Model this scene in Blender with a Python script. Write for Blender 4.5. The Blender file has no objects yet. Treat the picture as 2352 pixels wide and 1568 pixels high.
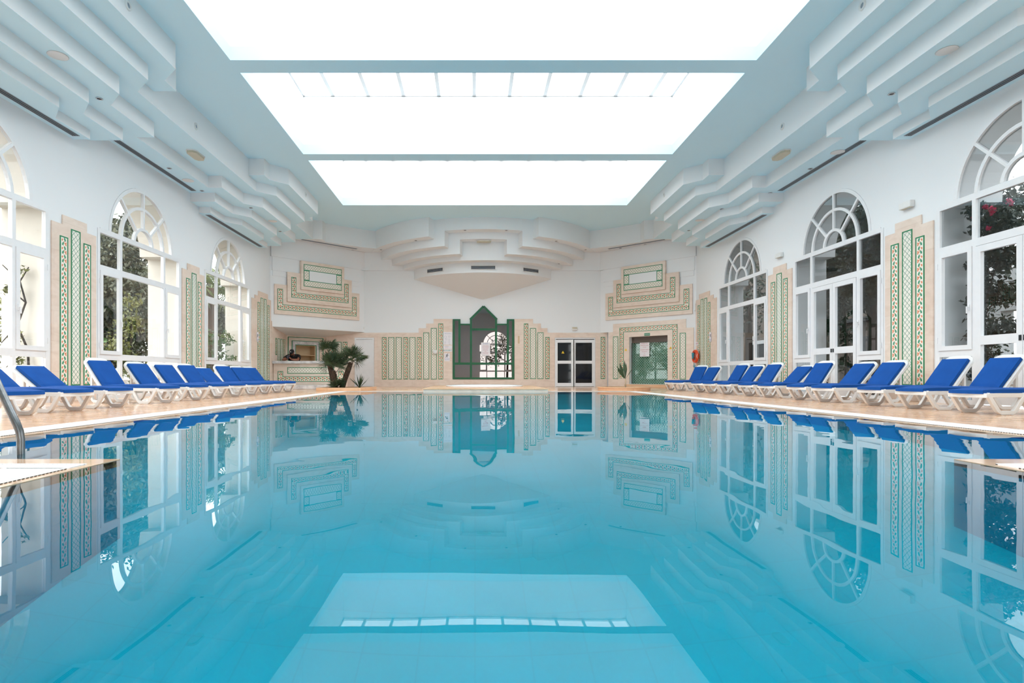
import bpy, bmesh, math, random
from mathutils import Vector, Matrix
PI = math.pi
rad = math.radians
R2 = math.sqrt(.5)
sc = bpy.context.scene
COL = sc.collection
random.seed(7)

# ------------------------------------------------------------------ materials
def lin(r, g, b):
    f = lambda c: c / 12.92 if c <= .04045 else ((c + .055) / 1.055) ** 2.4
    return (f(r / 255), f(g / 255), f(b / 255), 1)

def new_mat(name):
    m = bpy.data.materials.new(name)
    m.use_nodes = True
    nt = m.node_tree
    return m, nt, nt.nodes, nt.links, nt.nodes['Principled BSDF']

def pm(name, col, rough=.5, metal=0, noise=0, nscale=8, bump=0, bscale=40, spec=.5, col2=None, coat=0):
    m, nt, N, L, P = new_mat(name)
    P.inputs['Base Color'].default_value = col
    P.inputs['Roughness'].default_value = rough
    P.inputs['Metallic'].default_value = metal
    P.inputs['Specular IOR Level'].default_value = spec
    P.inputs['Coat Weight'].default_value = coat
    tc = N.new('ShaderNodeTexCoord')
    if noise or col2:
        nz = N.new('ShaderNodeTexNoise'); nz.inputs['Scale'].default_value = nscale; nz.inputs['Detail'].default_value = 5
        L.new(tc.outputs['Object'], nz.inputs['Vector'])
        mx = N.new('ShaderNodeMix'); mx.data_type = 'RGBA'
        c2 = col2 or tuple(c * (1 - noise) for c in col[:3]) + (1,)
        mx.inputs[6].default_value = col; mx.inputs[7].default_value = c2
        rp = N.new('ShaderNodeValToRGB'); rp.color_ramp.elements[0].position = .35; rp.color_ramp.elements[1].position = .7
        L.new(nz.outputs['Fac'], rp.inputs['Fac']); L.new(rp.outputs['Color'], mx.inputs[0])
        L.new(mx.outputs[2], P.inputs['Base Color'])
    if bump:
        nb = N.new('ShaderNodeTexNoise'); nb.inputs['Scale'].default_value = bscale; nb.inputs['Detail'].default_value = 3
        L.new(tc.outputs['Object'], nb.inputs['Vector'])
        b = N.new('ShaderNodeBump'); b.inputs['Strength'].default_value = bump; b.inputs['Distance'].default_value = .01
        L.new(nb.outputs['Fac'], b.inputs['Height']); L.new(b.outputs['Normal'], P.inputs['Normal'])
    return m

def glass_mat(name, tint, ior=1.5, base=0.0):
    m, nt, N, L, P = new_mat(name)
    N.remove(P)
    out = N['Material Output']
    tr = N.new('ShaderNodeBsdfTransparent'); tr.inputs['Color'].default_value = tint
    gl = N.new('ShaderNodeBsdfGlossy'); gl.inputs['Roughness'].default_value = 0; gl.inputs['Color'].default_value = (1, 1, 1, 1)
    fr = N.new('ShaderNodeLayerWeight'); fr.inputs['Blend'].default_value = .5
    pw = N.new('ShaderNodeMath'); pw.operation = 'POWER'; pw.inputs[1].default_value = 5
    L.new(fr.outputs['Facing'], pw.inputs[0])
    f0 = ((ior - 1) / (ior + 1)) ** 2
    ma = N.new('ShaderNodeMath'); ma.operation = 'MULTIPLY_ADD'; ma.inputs[1].default_value = 1 - f0; ma.inputs[2].default_value = f0
    L.new(pw.outputs[0], ma.inputs[0])
    mx = N.new('ShaderNodeMixShader')
    L.new(ma.outputs[0], mx.inputs[0]); L.new(tr.outputs[0], mx.inputs[1]); L.new(gl.outputs[0], mx.inputs[2])
    L.new(mx.outputs[0], out.inputs['Surface'])
    return m, N, L, gl, fr, mx, out

class EX:
    """Tiny helper for building math node trees."""
    def __init__(s, N, L): s.N, s.L = N, L
    def __call__(s, op, a, b=None, c=None):
        n = s.N.new('ShaderNodeMath'); n.operation = op
        for i, v in enumerate((a, b, c)):
            if v is None: continue
            if isinstance(v, (int, float)): n.inputs[i].default_value = v
            else: s.L.new(v, n.inputs[i])
        return n.outputs[0]

def tile_base(name):
    m, nt, N, L, P = new_mat(name)
    P.inputs['Roughness'].default_value = .18
    uv = N.new('ShaderNodeUVMap'); uv.uv_map = 'UVMap'
    sp = N.new('ShaderNodeSeparateXYZ'); L.new(uv.outputs['UV'], sp.inputs[0])
    return m, N, L, P, EX(N, L), sp.outputs[0], sp.outputs[1]

def mixc(N, L, fac, a, b):
    mx = N.new('ShaderNodeMix'); mx.data_type = 'RGBA'
    L.new(fac, mx.inputs[0])
    for v, i in ((a, 6), (b, 7)):
        if isinstance(v, tuple): mx.inputs[i].default_value = v
        else: L.new(v, mx.inputs[i])
    return mx.outputs[2]

def lattice_mat(name, bg, line, cell=.1, lw=.06):
    m, N, L, P, e, u, v = tile_base(name)
    a = e('PINGPONG', e('DIVIDE', e('ADD', u, v), cell), .5)
    b = e('PINGPONG', e('DIVIDE', e('SUBTRACT', u, v), cell), .5)
    ln = e('LESS_THAN', e('MINIMUM', a, b), lw)
    L.new(mixc(N, L, ln, bg, line), P.inputs['Base Color'])
    return m

def floral_mat(name, bg, leaf, flower, P_=.15):
    m, N, L, P, e, u, v = tile_base(name)
    ph = e('MULTIPLY', e('FRACT', e('DIVIDE', v, P_)), P_)
    def ell(cu, cv, ru, rv, t):
        du = e('SUBTRACT', u, cu); dv = e('SUBTRACT', ph, cv)
        c, s = math.cos(t), math.sin(t)
        x = e('ADD', e('MULTIPLY', du, c), e('MULTIPLY', dv, s))
        y = e('SUBTRACT', e('MULTIPLY', dv, c), e('MULTIPLY', du, s))
        d = e('ADD', e('POWER', e('ABSOLUTE', e('DIVIDE', x, ru)), 2), e('POWER', e('ABSOLUTE', e('DIVIDE', y, rv)), 2))
        return e('LESS_THAN', d, 1)
    vine = e('MULTIPLY', e('SINE', e('MULTIPLY', v, 2 * PI / P_)), .035)
    vf = e('LESS_THAN', e('ABSOLUTE', e('SUBTRACT', u, vine)), .006)
    c = mixc(N, L, vf, bg, tuple(lin(196, 130, 90)))
    for q in ((.022, .035, .02, .034, .5), (-.026, .108, .02, .034, -.6)):
        c = mixc(N, L, ell(*q), c, leaf)
    for q in ((.045, .098, .016, .022, .3), (.027, .118, .02, .012, .2), (.05, .128, .012, .017, -.3),
              (-.045, .02, .013, .02, .4), (-.03, .035, .012, .014, 0), (.012, .142, .011, .01, 0)):
        c = mixc(N, L, ell(*q), c, flower)
    L.new(c, P.inputs['Base Color'])
    return m

def tiled_stone(name, c1, c2, mortar, bw, bh, rough, axis='XY', msize=.006, nscale=2.2, offset=.5, vein=(.93, .9, .87, 1)):
    m, nt, N, L, P = new_mat(name)
    P.inputs['Roughness'].default_value = rough
    tc = N.new('ShaderNodeTexCoord'); sp = N.new('ShaderNodeSeparateXYZ'); cb = N.new('ShaderNodeCombineXYZ')
    L.new(tc.outputs['Object'], sp.inputs[0])
    e = EX(N, L)
    if axis == 'XY': a, b = sp.outputs[0], sp.outputs[1]
    else: a, b = e('ADD', sp.outputs[0], sp.outputs[1]), sp.outputs[2]
    L.new(a, cb.inputs[0]); L.new(b, cb.inputs[1])
    br = N.new('ShaderNodeTexBrick'); L.new(cb.outputs[0], br.inputs['Vector'])
    br.inputs['Scale'].default_value = 1; br.inputs['Brick Width'].default_value = bw; br.inputs['Row Height'].default_value = bh
    br.inputs['Mortar Size'].default_value = msize; br.offset = offset
    br.inputs['Color1'].default_value = c1; br.inputs['Color2'].default_value = c2; br.inputs['Mortar'].default_value = mortar
    nz = N.new('ShaderNodeTexNoise'); nz.inputs['Scale'].default_value = nscale; nz.inputs['Detail'].default_value = 8; nz.inputs['Distortion'].default_value = 1.5
    mp = N.new('ShaderNodeMapping'); mp.inputs['Scale'].default_value = (1, 1, 2.2)
    L.new(tc.outputs['Object'], mp.inputs['Vector']); L.new(mp.outputs[0], nz.inputs['Vector'])
    rp = N.new('ShaderNodeValToRGB'); rp.color_ramp.elements[0].color = vein; rp.color_ramp.elements[1].color = (1.03, 1.03, 1.03, 1)
    rp.color_ramp.elements[0].position = .32; rp.color_ramp.elements[1].position = .62
    L.new(nz.outputs['Fac'], rp.inputs['Fac'])
    mx = N.new('ShaderNodeMix'); mx.data_type = 'RGBA'; mx.blend_type = 'MULTIPLY'; mx.inputs[0].default_value = 1
    L.new(br.outputs['Color'], mx.inputs[6]); L.new(rp.outputs['Color'], mx.inputs[7])
    L.new(mx.outputs[2], P.inputs['Base Color'])
    return m

M = {}
M['plaster'] = pm('plaster', (.83, .84, .85, 1), .7, bump=.04, bscale=25)
M['cream_plaster'] = pm('cream_plaster', lin(218, 210, 198), .8, noise=.06, nscale=3)
M['ceil'] = pm('ceiling_pool_bounce', (.66, .895, .99, 1), .75, bump=.04, bscale=25)  # cyan bounce light from the pool is put into this colour
M['frame'] = pm('white_frame', (.84, .84, .85, 1), .3, noise=.03)
M['marble'] = tiled_stone('peach_marble', lin(234, 217, 203), lin(230, 208, 192), lin(214, 192, 176), 1.0, .53, .28, 'W', .002)
M['deck'] = tiled_stone('deck_marble', lin(231, 192, 160), lin(221, 178, 145), lin(200, 160, 130), .62, .62, .16, 'XY', .004, 3.0, 0, (.8, .72, .64, 1))
M['curb'] = tiled_stone('curb_marble', lin(228, 186, 148), lin(222, 178, 140), lin(180, 140, 110), .9, .5, .25, 'W', .003)
M['coping'] = pm('coping_stone', lin(215, 180, 150), .06, noise=.15, nscale=6)
M['white_marble'] = pm('white_marble', lin(225, 222, 220), .2, col2=lin(175, 170, 172), nscale=6)
M['green'] = pm('green_tile', lin(52, 140, 98), .2, noise=.2, nscale=10)
M['dkgreen'] = pm('green_frame', lin(22, 96, 58), .3, noise=.1)
M['lattice'] = lattice_mat('lattice_tile', lin(238, 236, 224), lin(96, 140, 120))
M['lattice_b'] = lattice_mat('lattice_tile_brown', lin(238, 234, 220), lin(138, 118, 100), .105, .055)
M['lattice_d'] = lattice_mat('lattice_tile_dark', lin(206, 224, 212), lin(36, 56, 48), .1, .12)
M['floral'] = floral_mat('floral_tile', lin(242, 236, 224), lin(78, 150, 116), lin(226, 142, 104))
M['floral_b'] = floral_mat('floral_tile_deep', lin(240, 230, 212), lin(96, 132, 92), lin(196, 104, 70))
M['white_tile'] = pm('white_tile', lin(236, 236, 236), .2)
M['plastic'] = pm('white_plastic', (.82, .81, .79, 1), .35, noise=.03)
M['blue'] = pm('blue_canvas', (.004, .078, .34, 1), .75, noise=.12, nscale=5, bump=.25, bscale=300, spec=.2)
M['steel'] = pm('steel', (.33, .34, .35, 1), .22, 1, noise=.35, nscale=18)
M['chrome'] = pm('chrome', (.6, .6, .62, 1), .15, 1)
M['dark'] = pm('dark_slot', (.012, .014, .018, 1), .6)
M['greyslot'] = pm('vent_slat', lin(150, 158, 168), .5)
M['grate'] = pm('grate_plastic', (.86, .86, .85, 1), .45)
M['gap'] = pm('grate_gap', lin(105, 110, 112), .6)
M['pool'] = tiled_stone('pool_tile', (.001, .38, .535, 1), (.002, .395, .55, 1), (.004, .36, .51, 1), .25, .25, .3, 'XY', .004, .5, 0)
M['pool'].node_tree.nodes['Principled BSDF'].inputs['Specular IOR Level'].default_value = 0
M['poolwall'] = pm('pool_wall_tile', (.001, .38, .535, 1), .3, spec=.0, noise=.06, nscale=1)
M['tub'] = pm('tub_acrylic', (.82, .84, .86, 1), .12)
M['black'] = pm('black_cloth', (.008, .008, .01, 1), .85)
M['skin'] = pm('skin', lin(150, 92, 68), .5, noise=.1)
M['hair'] = pm('dark_hair', (.01, .008, .007, 1), .7)
M['wood'] = pm('pale_wood', lin(214, 186, 148), .5, noise=.1, nscale=4)
M['orange'] = pm('orange_plastic', lin(226, 72, 26), .4)
M['teal'] = pm('teal_rope', lin(60, 165, 185), .7)
M['cream'] = pm('cream_plastic', lin(205, 195, 170), .4, noise=.05)
M['paper'] = pm('paper', lin(236, 232, 236), .7)
M['ink'] = pm('ink', (.03, .03, .05, 1), .6)
M['redink'] = pm('red_ink', lin(190, 60, 90), .6)
M['blueink'] = pm('blue_ink', lin(60, 90, 160), .6)
M['tealink'] = pm('teal_ink', lin(20, 140, 120), .6)
M['yellow'] = pm('yellow', lin(240, 200, 40), .5)
M['signgreen'] = pm('sign_green', lin(20, 130, 95), .4)
M['soil'] = pm('soil', (.03, .02, .013, 1), .95, noise=.4, nscale=30, bump=.6, bscale=60)
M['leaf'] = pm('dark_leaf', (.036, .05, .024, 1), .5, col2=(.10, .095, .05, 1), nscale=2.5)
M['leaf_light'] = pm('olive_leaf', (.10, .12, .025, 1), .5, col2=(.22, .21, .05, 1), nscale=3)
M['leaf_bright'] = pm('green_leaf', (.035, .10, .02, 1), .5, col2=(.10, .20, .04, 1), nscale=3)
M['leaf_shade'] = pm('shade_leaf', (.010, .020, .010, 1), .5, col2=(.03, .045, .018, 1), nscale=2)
M['pink'] = pm('pink_blossom', lin(225, 40, 100), .6, noise=.3, nscale=4)
M['frond'] = pm('palm_frond', (.028, .055, .025, 1), .45, col2=(.07, .10, .035, 1), nscale=5)
M['frond_out'] = pm('garden_frond', (.08, .12, .03, 1), .5, col2=(.16, .18, .06, 1), nscale=3)
M['bark'] = pm('palm_bark', (.10, .055, .03, 1), .9, col2=(.03, .018, .012, 1), nscale=22, bump=1.2, bscale=40)
M['bark_grey'] = pm('tree_bark', (.06, .045, .035, 1), .9, noise=.5, nscale=8)
M['ground'] = pm('garden_ground', (.10, .075, .05, 1), .95, noise=.4, nscale=2)
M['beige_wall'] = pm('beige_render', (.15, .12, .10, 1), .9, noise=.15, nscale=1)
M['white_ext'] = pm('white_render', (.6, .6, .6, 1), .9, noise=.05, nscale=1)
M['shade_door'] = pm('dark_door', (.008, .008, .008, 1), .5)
M['door_black'] = pm('black_glass', (.006, .007, .009, 1), .04, spec=.35)
M['roof'] = pm('roof_sheet', (.7, .7, .7, 1), .8)
M['glass'] = glass_mat('clear_glass', (.93, .95, .95, 1))[0]
M['glass_dim'] = glass_mat('shade_tinted_glass', (.60, .63, .64, 1))[0]  # grey tint carries the shade outside the right-hand windows
M['glass_steam'] = glass_mat('steam_glass', (.74, .84, .80, 1))[0]
m, N_, L_, gl_, fr_, mx_, out_ = glass_mat('mirror_glass', (.3, .27, .25, 1))
gl_.inputs['Color'].default_value = (.42, .36, .34, 1)
L_.remove(mx_.inputs[0].links[0]); mx_.inputs[0].default_value = .55
M['mirror'] = m

def water_mat(name, tint, strength):
    """Clear tinted water: Fresnel mix of mirror reflection and refraction over faint ripples."""
    m, N, L, gl, fr, mx, out = glass_mat(name, tint, 1.33)
    rf = N.new('ShaderNodeBsdfRefraction'); rf.inputs['IOR'].default_value = 1.33; rf.inputs['Roughness'].default_value = 0; rf.inputs['Color'].default_value = tint
    L.remove(mx.inputs[1].links[0]); L.new(rf.outputs[0], mx.inputs[1])
    f2 = N.new('ShaderNodeFresnel'); f2.inputs['IOR'].default_value = 1.26
    L.remove(mx.inputs[0].links[0]); L.new(f2.outputs[0], mx.inputs[0])
    tc = N.new('ShaderNodeTexCoord')
    n1 = N.new('ShaderNodeTexNoise'); n1.inputs['Scale'].default_value = 1.3; n1.inputs['Detail'].default_value = 2
    L.new(tc.outputs['Object'], n1.inputs['Vector'])
    b = N.new('ShaderNodeBump'); b.inputs['Strength'].default_value = 1; b.inputs['Distance'].default_value = strength
    L.new(n1.outputs['Fac'], b.inputs['Height'])
    for q in (gl, f2): L.new(b.outputs['Normal'], q.inputs['Normal'])
    return m
M['water'] = water_mat('pool_water', (.85, .99, 1, 1), .0017)

# ------------------------------------------------------------------ mesh builder
def WL(u, v, n): return (-7.3 + n, u, v)
def WR(u, v, n): return (7.9 - n, u, v)
def BK(u, v, n): return (u, 23 - n, v)
def DLF(s, v, n): return (-7.3 + (s + n) * R2, 20.2 + (s - n) * R2, v)
def DRF(s, v, n): return (7.9 - (s + n) * R2, 20.2 + (s - n) * R2, v)
def ALC(u, v, n): return (-7.25 + n, u, v)
def ADF(s, v, n): return (-7.25 + (s + n) * R2, 21.8 + (s - n) * R2, v)
def BARF(u, v, n): return (u, 20.3 - n, v)
def FR(u, v, n): return (-u, -6 + n, v)
ROT = {WL: PI / 2, WR: -PI / 2, BK: 0, DLF: PI / 4, DRF: -PI / 4, ALC: PI / 2, ADF: PI / 4, BARF: 0}

class MB:
    def __init__(s, T=None):
        s.v, s.f, s.uv, s.mi = [], [], {}, {}
        s.T = T
    def add(s, pts):
        i = len(s.v)
        s.v += [tuple(s.T(*p)) if s.T else tuple(p) for p in pts]
        return i
    def face(s, pts, uv=None, mi=0):
        i = s.add(pts); k = len(s.f)
        s.f.append(tuple(range(i, i + len(pts))))
        if uv: s.uv[k] = uv
        if mi: s.mi[k] = mi
        return s
    def box(s, a0, a1, b0, b1, c0, c1, mi=0):
        i = s.add([(a0, b0, c0), (a1, b0, c0), (a1, b1, c0), (a0, b1, c0), (a0, b0, c1), (a1, b0, c1), (a1, b1, c1), (a0, b1, c1)])
        k = len(s.f)
        s.f += [tuple(i + j for j in q) for q in ((0, 3, 2, 1), (4, 5, 6, 7), (0, 1, 5, 4), (1, 2, 6, 5), (2, 3, 7, 6), (3, 0, 4, 7))]
        if mi:
            for j in range(k, len(s.f)): s.mi[j] = mi
        return s
    def prism(s, poly, c0, c1, order=(0, 1, 2)):
        """Outline poly in local (a,b), extruded along c."""
        n = len(poly)
        def P(p, c):
            q = (p[0], p[1], c); return tuple(q[order[k]] for k in range(3))
        i = s.add([P(p, c0) for p in poly] + [P(p, c1) for p in poly])
        s.f.append(tuple(i + k for k in range(n - 1, -1, -1)))
        s.f.append(tuple(i + n + k for k in range(n)))
        for k in range(n):
            k2 = (k + 1) % n
            s.f.append((i + k, i + k2, i + n + k2, i + n + k))
        return s
    def ring(s, outer, inner, c0, c1):
        n = len(outer)
        i = s.add([(p[0], p[1], c0) for p in outer] + [(p[0], p[1], c1) for p in outer] +
                  [(p[0], p[1], c0) for p in inner] + [(p[0], p[1], c1) for p in inner])
        for k in range(n):
            j = (k + 1) % n
            s.f += [(i + k, i + j, i + n + j, i + n + k), (i + 2 * n + k, i + 3 * n + k, i + 3 * n + j, i + 2 * n + j),
                    (i + n + k, i + n + j, i + 3 * n + j, i + 3 * n + k), (i + k, i + 2 * n + k, i + 2 * n + j, i + j)]
        return s
    def arc(s, cu, cv, r0, r1, a0, a1, n, c0, c1):
        for k in range(n):
            t0, t1 = a0 + (a1 - a0) * k / n, a0 + (a1 - a0) * (k + 1) / n
            q = [(cu + r * math.cos(t), cv + r * math.sin(t)) for r, t in ((r0, t0), (r1, t0), (r1, t1), (r0, t1))]
            i = s.add([(p[0], p[1], c0) for p in q] + [(p[0], p[1], c1) for p in q])
            s.f += [(i, i + 3, i + 2, i + 1), (i + 4, i + 5, i + 6, i + 7), (i, i + 4, i + 7, i + 3), (i + 1, i + 2, i + 6, i + 5)]
            if k == 0: s.f.append((i, i + 1, i + 5, i + 4))
            if k == n - 1: s.f.append((i + 3, i + 7, i + 6, i + 2))
        return s
    def bar(s, p, q, w, c0, c1):
        """Bar between two local 2D points, width w, depth c0..c1."""
        d = Vector((q[0] - p[0], q[1] - p[1])); d.normalize(); n = Vector((-d.y, d.x)) * (w / 2)
        return s.prism([(p[0] + n.x, p[1] + n.y), (p[0] - n.x, p[1] - n.y), (q[0] - n.x, q[1] - n.y), (q[0] + n.x, q[1] + n.y)], c0, c1)
    def tube(s, pts, r, n=8, cap=True):
        pts = [Vector(p) for p in pts]
        rs = r if isinstance(r, (list, tuple)) else [r] * len(pts)
        base = None; up = None
        for k, p in enumerate(pts):
            d = (pts[min(k + 1, len(pts) - 1)] - pts[max(k - 1, 0)]).normalized()
            if up is None: up = Vector((0, 0, 1)) if abs(d.z) < .9 else Vector((1, 0, 0))
            x = d.cross(up)
            if x.length < 1e-4: x = d.cross(Vector((0, 1, 0)))
            x.normalize(); y = d.cross(x).normalized(); up = -y if False else x.cross(d).normalized()
            i = s.add([tuple(p + x * rs[k] * math.cos(2 * PI * j / n) + y * rs[k] * math.sin(2 * PI * j / n)) for j in range(n)])
            if base is not None:
                for j in range(n):
                    s.f.append((base + j, base + (j + 1) % n, i + (j + 1) % n, i + j))
            elif cap: s.f.append(tuple(i + j for j in range(n)))
            base = i
        if cap: s.f.append(tuple(base + j for j in range(n - 1, -1, -1)))
        return s
    def lathe(s, prof, n=32, cx=0, cy=0, cz=0, closed=False):
        m = len(prof)
        i = s.add([(cx + r * math.cos(2 * PI * k / n), cy + r * math.sin(2 * PI * k / n), cz + z) for k in range(n) for r, z in prof])
        for k in range(n):
            for j in range(m if closed else m - 1):
                a, b = i + k * m, i + ((k + 1) % n) * m
                j2 = (j + 1) % m
                s.f.append((a + j, b + j, b + j2, a + j2))
        return s
    def ellipsoid(s, c, r, nu=14, nv=9, rot=None):
        pts = []
        for j in range(nv + 1):
            t = PI * j / nv
            for k in range(nu):
                p = Vector((r[0] * math.sin(t) * math.cos(2 * PI * k / nu), r[1] * math.sin(t) * math.sin(2 * PI * k / nu), r[2] * math.cos(t)))
                if rot: p = rot @ p
                pts.append(tuple(p + Vector(c)))
        i = s.add(pts)
        for j in range(nv):
            for k in range(nu):
                s.f.append((i + j * nu + k, i + j * nu + (k + 1) % nu, i + (j + 1) * nu + (k + 1) % nu, i + (j + 1) * nu + k))
        return s
    def build(s, name, mats, parent=None, smooth=False, bevel=0, fix=True):
        me = bpy.data.meshes.new(name)
        bm = bmesh.new()
        vs = [bm.verts.new(p) for p in s.v]
        uvl = bm.loops.layers.uv.new('UVMap') if s.uv else None
        for k, f in enumerate(s.f):
            try: fc = bm.faces.new([vs[j] for j in f])
            except ValueError: continue
            fc.material_index = s.mi.get(k, 0)
            if uvl and k in s.uv:
                for lp, t in zip(fc.loops, s.uv[k]): lp[uvl].uv = t
        bmesh.ops.remove_doubles(bm, verts=bm.verts, dist=1e-5) if not s.uv else None
        if fix and not s.uv: bmesh.ops.recalc_face_normals(bm, faces=bm.faces)
        if bevel: bmesh.ops.bevel(bm, geom=bm.edges[:], offset=bevel, segments=2, profile=.6, affect='EDGES')
        if smooth:
            for f in bm.faces: f.smooth = True
        bm.to_mesh(me); bm.free()
        for mt in (mats if isinstance(mats, (list, tuple)) else [mats]): me.materials.append(M[mt] if isinstance(mt, str) else mt)
        o = bpy.data.objects.new(name, me); COL.objects.link(o)
        if parent: o.parent = parent
        return o

def tag(o, label=None, cat=None, group=None, kind=None):
    for k, v in (('label', label), ('category', cat), ('group', group), ('kind', kind)):
        if v: o[k] = v
    return o

def empty(name, loc=(0, 0, 0), rz=0, label=None, cat=None, group=None, kind=None):
    o = bpy.data.objects.new(name, None); COL.objects.link(o)
    o.location = loc; o.rotation_euler = (0, 0, rz); o.empty_display_size = .1
    return tag(o, label, cat, group, kind)

def copy_tree(o, parent=None):
    c = o.copy(); COL.objects.link(c)
    if parent: c.parent = parent
    for ch in list(o.children): copy_tree(ch, c)
    return c

def settle(root, loc):
    """Moves a thing's empty to its base while its world-space parts stay where they are."""
    root.location = loc
    for ch in root.children: ch.location = ch.location - Vector(loc)
    return root

def text(body, size, T, u, v, n, mat, parent=None, name='lettering', align='CENTER'):
    cu = bpy.data.curves.new(name, 'FONT'); cu.body = body; cu.size = size
    cu.align_x = align; cu.align_y = 'CENTER'; cu.extrude = .0005; cu.resolution_u = 2
    cu.materials.append(M[mat])
    o = bpy.data.objects.new(name, cu); COL.objects.link(o)
    me = bpy.data.meshes.new_from_object(o); bpy.data.objects.remove(o)
    o = bpy.data.objects.new(name, me); COL.objects.link(o)
    o.location = T(u, v, n); o.rotation_euler = (PI / 2, 0, ROT[T])
    if parent: o.parent = parent
    return o

def structure(mb, name, mat, **k): return tag(mb.build(name, mat, **k), kind='structure')

# ------------------------------------------------------------------ room shell
CEIL, ROOF = 6.13, 7.61
X0 = .33                     # axis of the skylights and the pool
YN, YB = -6.0, 23.0
WINY = (-.54, 3.80, 8.14, 12.475, 16.81)
SPR, RAD, HW = 3.32, 1.2, 1.54
def wall_with_windows(T, name):
    b = MB(T); n0, n1 = -.8, 0
    y = YN
    def pier(y0, y1):
        b.box(y0, y1, -.1, CEIL, n0, n1)
        k = len(b.f) - 6
        for j in (0, 3, 5): b.mi[k + j] = 1     # outer face and the two jambs
    for c in WINY[1:]:
        pier(y, c - HW)
        pts = [(c - HW, 0), (c - HW, SPR), (c - RAD, SPR)] + [(c - RAD * math.cos(PI * k / 24), SPR + RAD * math.sin(PI * k / 24)) for k in range(1, 24)] + [(c + RAD, SPR), (c + HW, SPR), (c + HW, 0)]
        for (a, va), (d, vd) in zip(pts, pts[1:]):
            if abs(d - a) > 1e-6:
                for n in (n0, n1): b.face([(a, va, n), (d, vd, n), (d, CEIL, n), (a, CEIL, n)])
            if abs(d - a) < 1e-6 and min(va, vd) < .1: continue
            b.face([(a, va, n0), (d, vd, n0), (d, vd, n1), (a, va, n1)], mi=1)
        b.box(c - HW, c + HW, -.1, 0.0, n0, n1)
        y = c + HW
    pier(y, 20.2)
    return structure(b, name, ['plaster', 'cream_plaster' if T is WL else 'plaster'], fix=False)
wall_with_windows(WL, 'wall_left'); wall_with_windows(WR, 'wall_right')
b = MB(BK); b.box(-6.4, 6.6, -.1, CEIL, -.5, 0); structure(b, 'wall_back', 'plaster')
# wall behind the camera, with one arched window opening
b = MB(FR); c = -1.9
b.box(-8.4, c - HW, -.1, CEIL, -.8, 0); b.box(c + HW, 8.0, -.1, CEIL, -.8, 0)
pts = [(c - HW, SPR), (c - RAD, SPR)] + [(c - RAD * math.cos(PI * k / 24), SPR + RAD * math.sin(PI * k / 24)) for k in range(1, 24)] + [(c + RAD, SPR), (c + HW, SPR)]
for (a, va), (d, vd) in zip(pts, pts[1:]):
    if abs(d - a) > 1e-6:
        for n in (-.8, 0): b.face([(a, va, n), (d, vd, n), (d, CEIL, n), (a, CEIL, n)])
    b.face([(a, va, -.8), (d, vd, -.8), (d, vd, 0), (a, va, 0)])
structure(b, 'wall_front', 'plaster', fix=False)
# diagonal upper wall on the left: a mass hanging over the bar alcove, with a sloping underside
b = MB()
pf = [(-7.3, 20.2), (-4.5, 23.0)]; pb = [(-5.9, 23.3), (-7.6, 21.6)]
i = b.add([(-7.3, 20.2, 2.21), (-4.5, 23.0, 2.21), (-5.9, 23.25, 1.99), (-7.55, 21.6, 1.99),
           (-7.3, 20.2, CEIL), (-4.5, 23.0, CEIL), (-5.9, 23.25, CEIL), (-7.55, 21.6, CEIL)])
b.f += [tuple(i + j for j in q) for q in ((0, 3, 2, 1), (0, 1, 5, 4), (1, 2, 6, 5), (2, 3, 7, 6), (3, 0, 4, 7))]
structure(b, 'wall_diagonal_left', 'plaster')
# alcove walls behind the bar
b = MB(ALC); b.box(20.2, 22.0, -.1, 2.4, -.2, 0); structure(b, 'wall_alcove_side', 'marble')
b = MB(ADF); b.box(-.1, .38, -.1, 2.4, -.5, 0).box(1.21, 1.75, -.1, 2.4, -.5, 0).box(.38, 1.21, 1.64, 2.4, -.5, 0).box(.38, 1.21, -.1, .9, -.5, 0); structure(b, 'wall_alcove_back', 'marble')
# diagonal wall on the right with the steam-room opening
b = MB(DRF)
b.box(-.3, 1.07, -.1, CEIL, -.5, 0).box(2.65, 3.6, -.1, 2.185, -.5, 0).box(2.65, 4.2, 2.185, CEIL, -.5, 0).box(1.07, 2.65, 1.95, CEIL, -.5, 0).box(1.07, 2.65, -.1, .12, -.5, 0)
structure(b, 'wall_diagonal_right', 'plaster')

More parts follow.
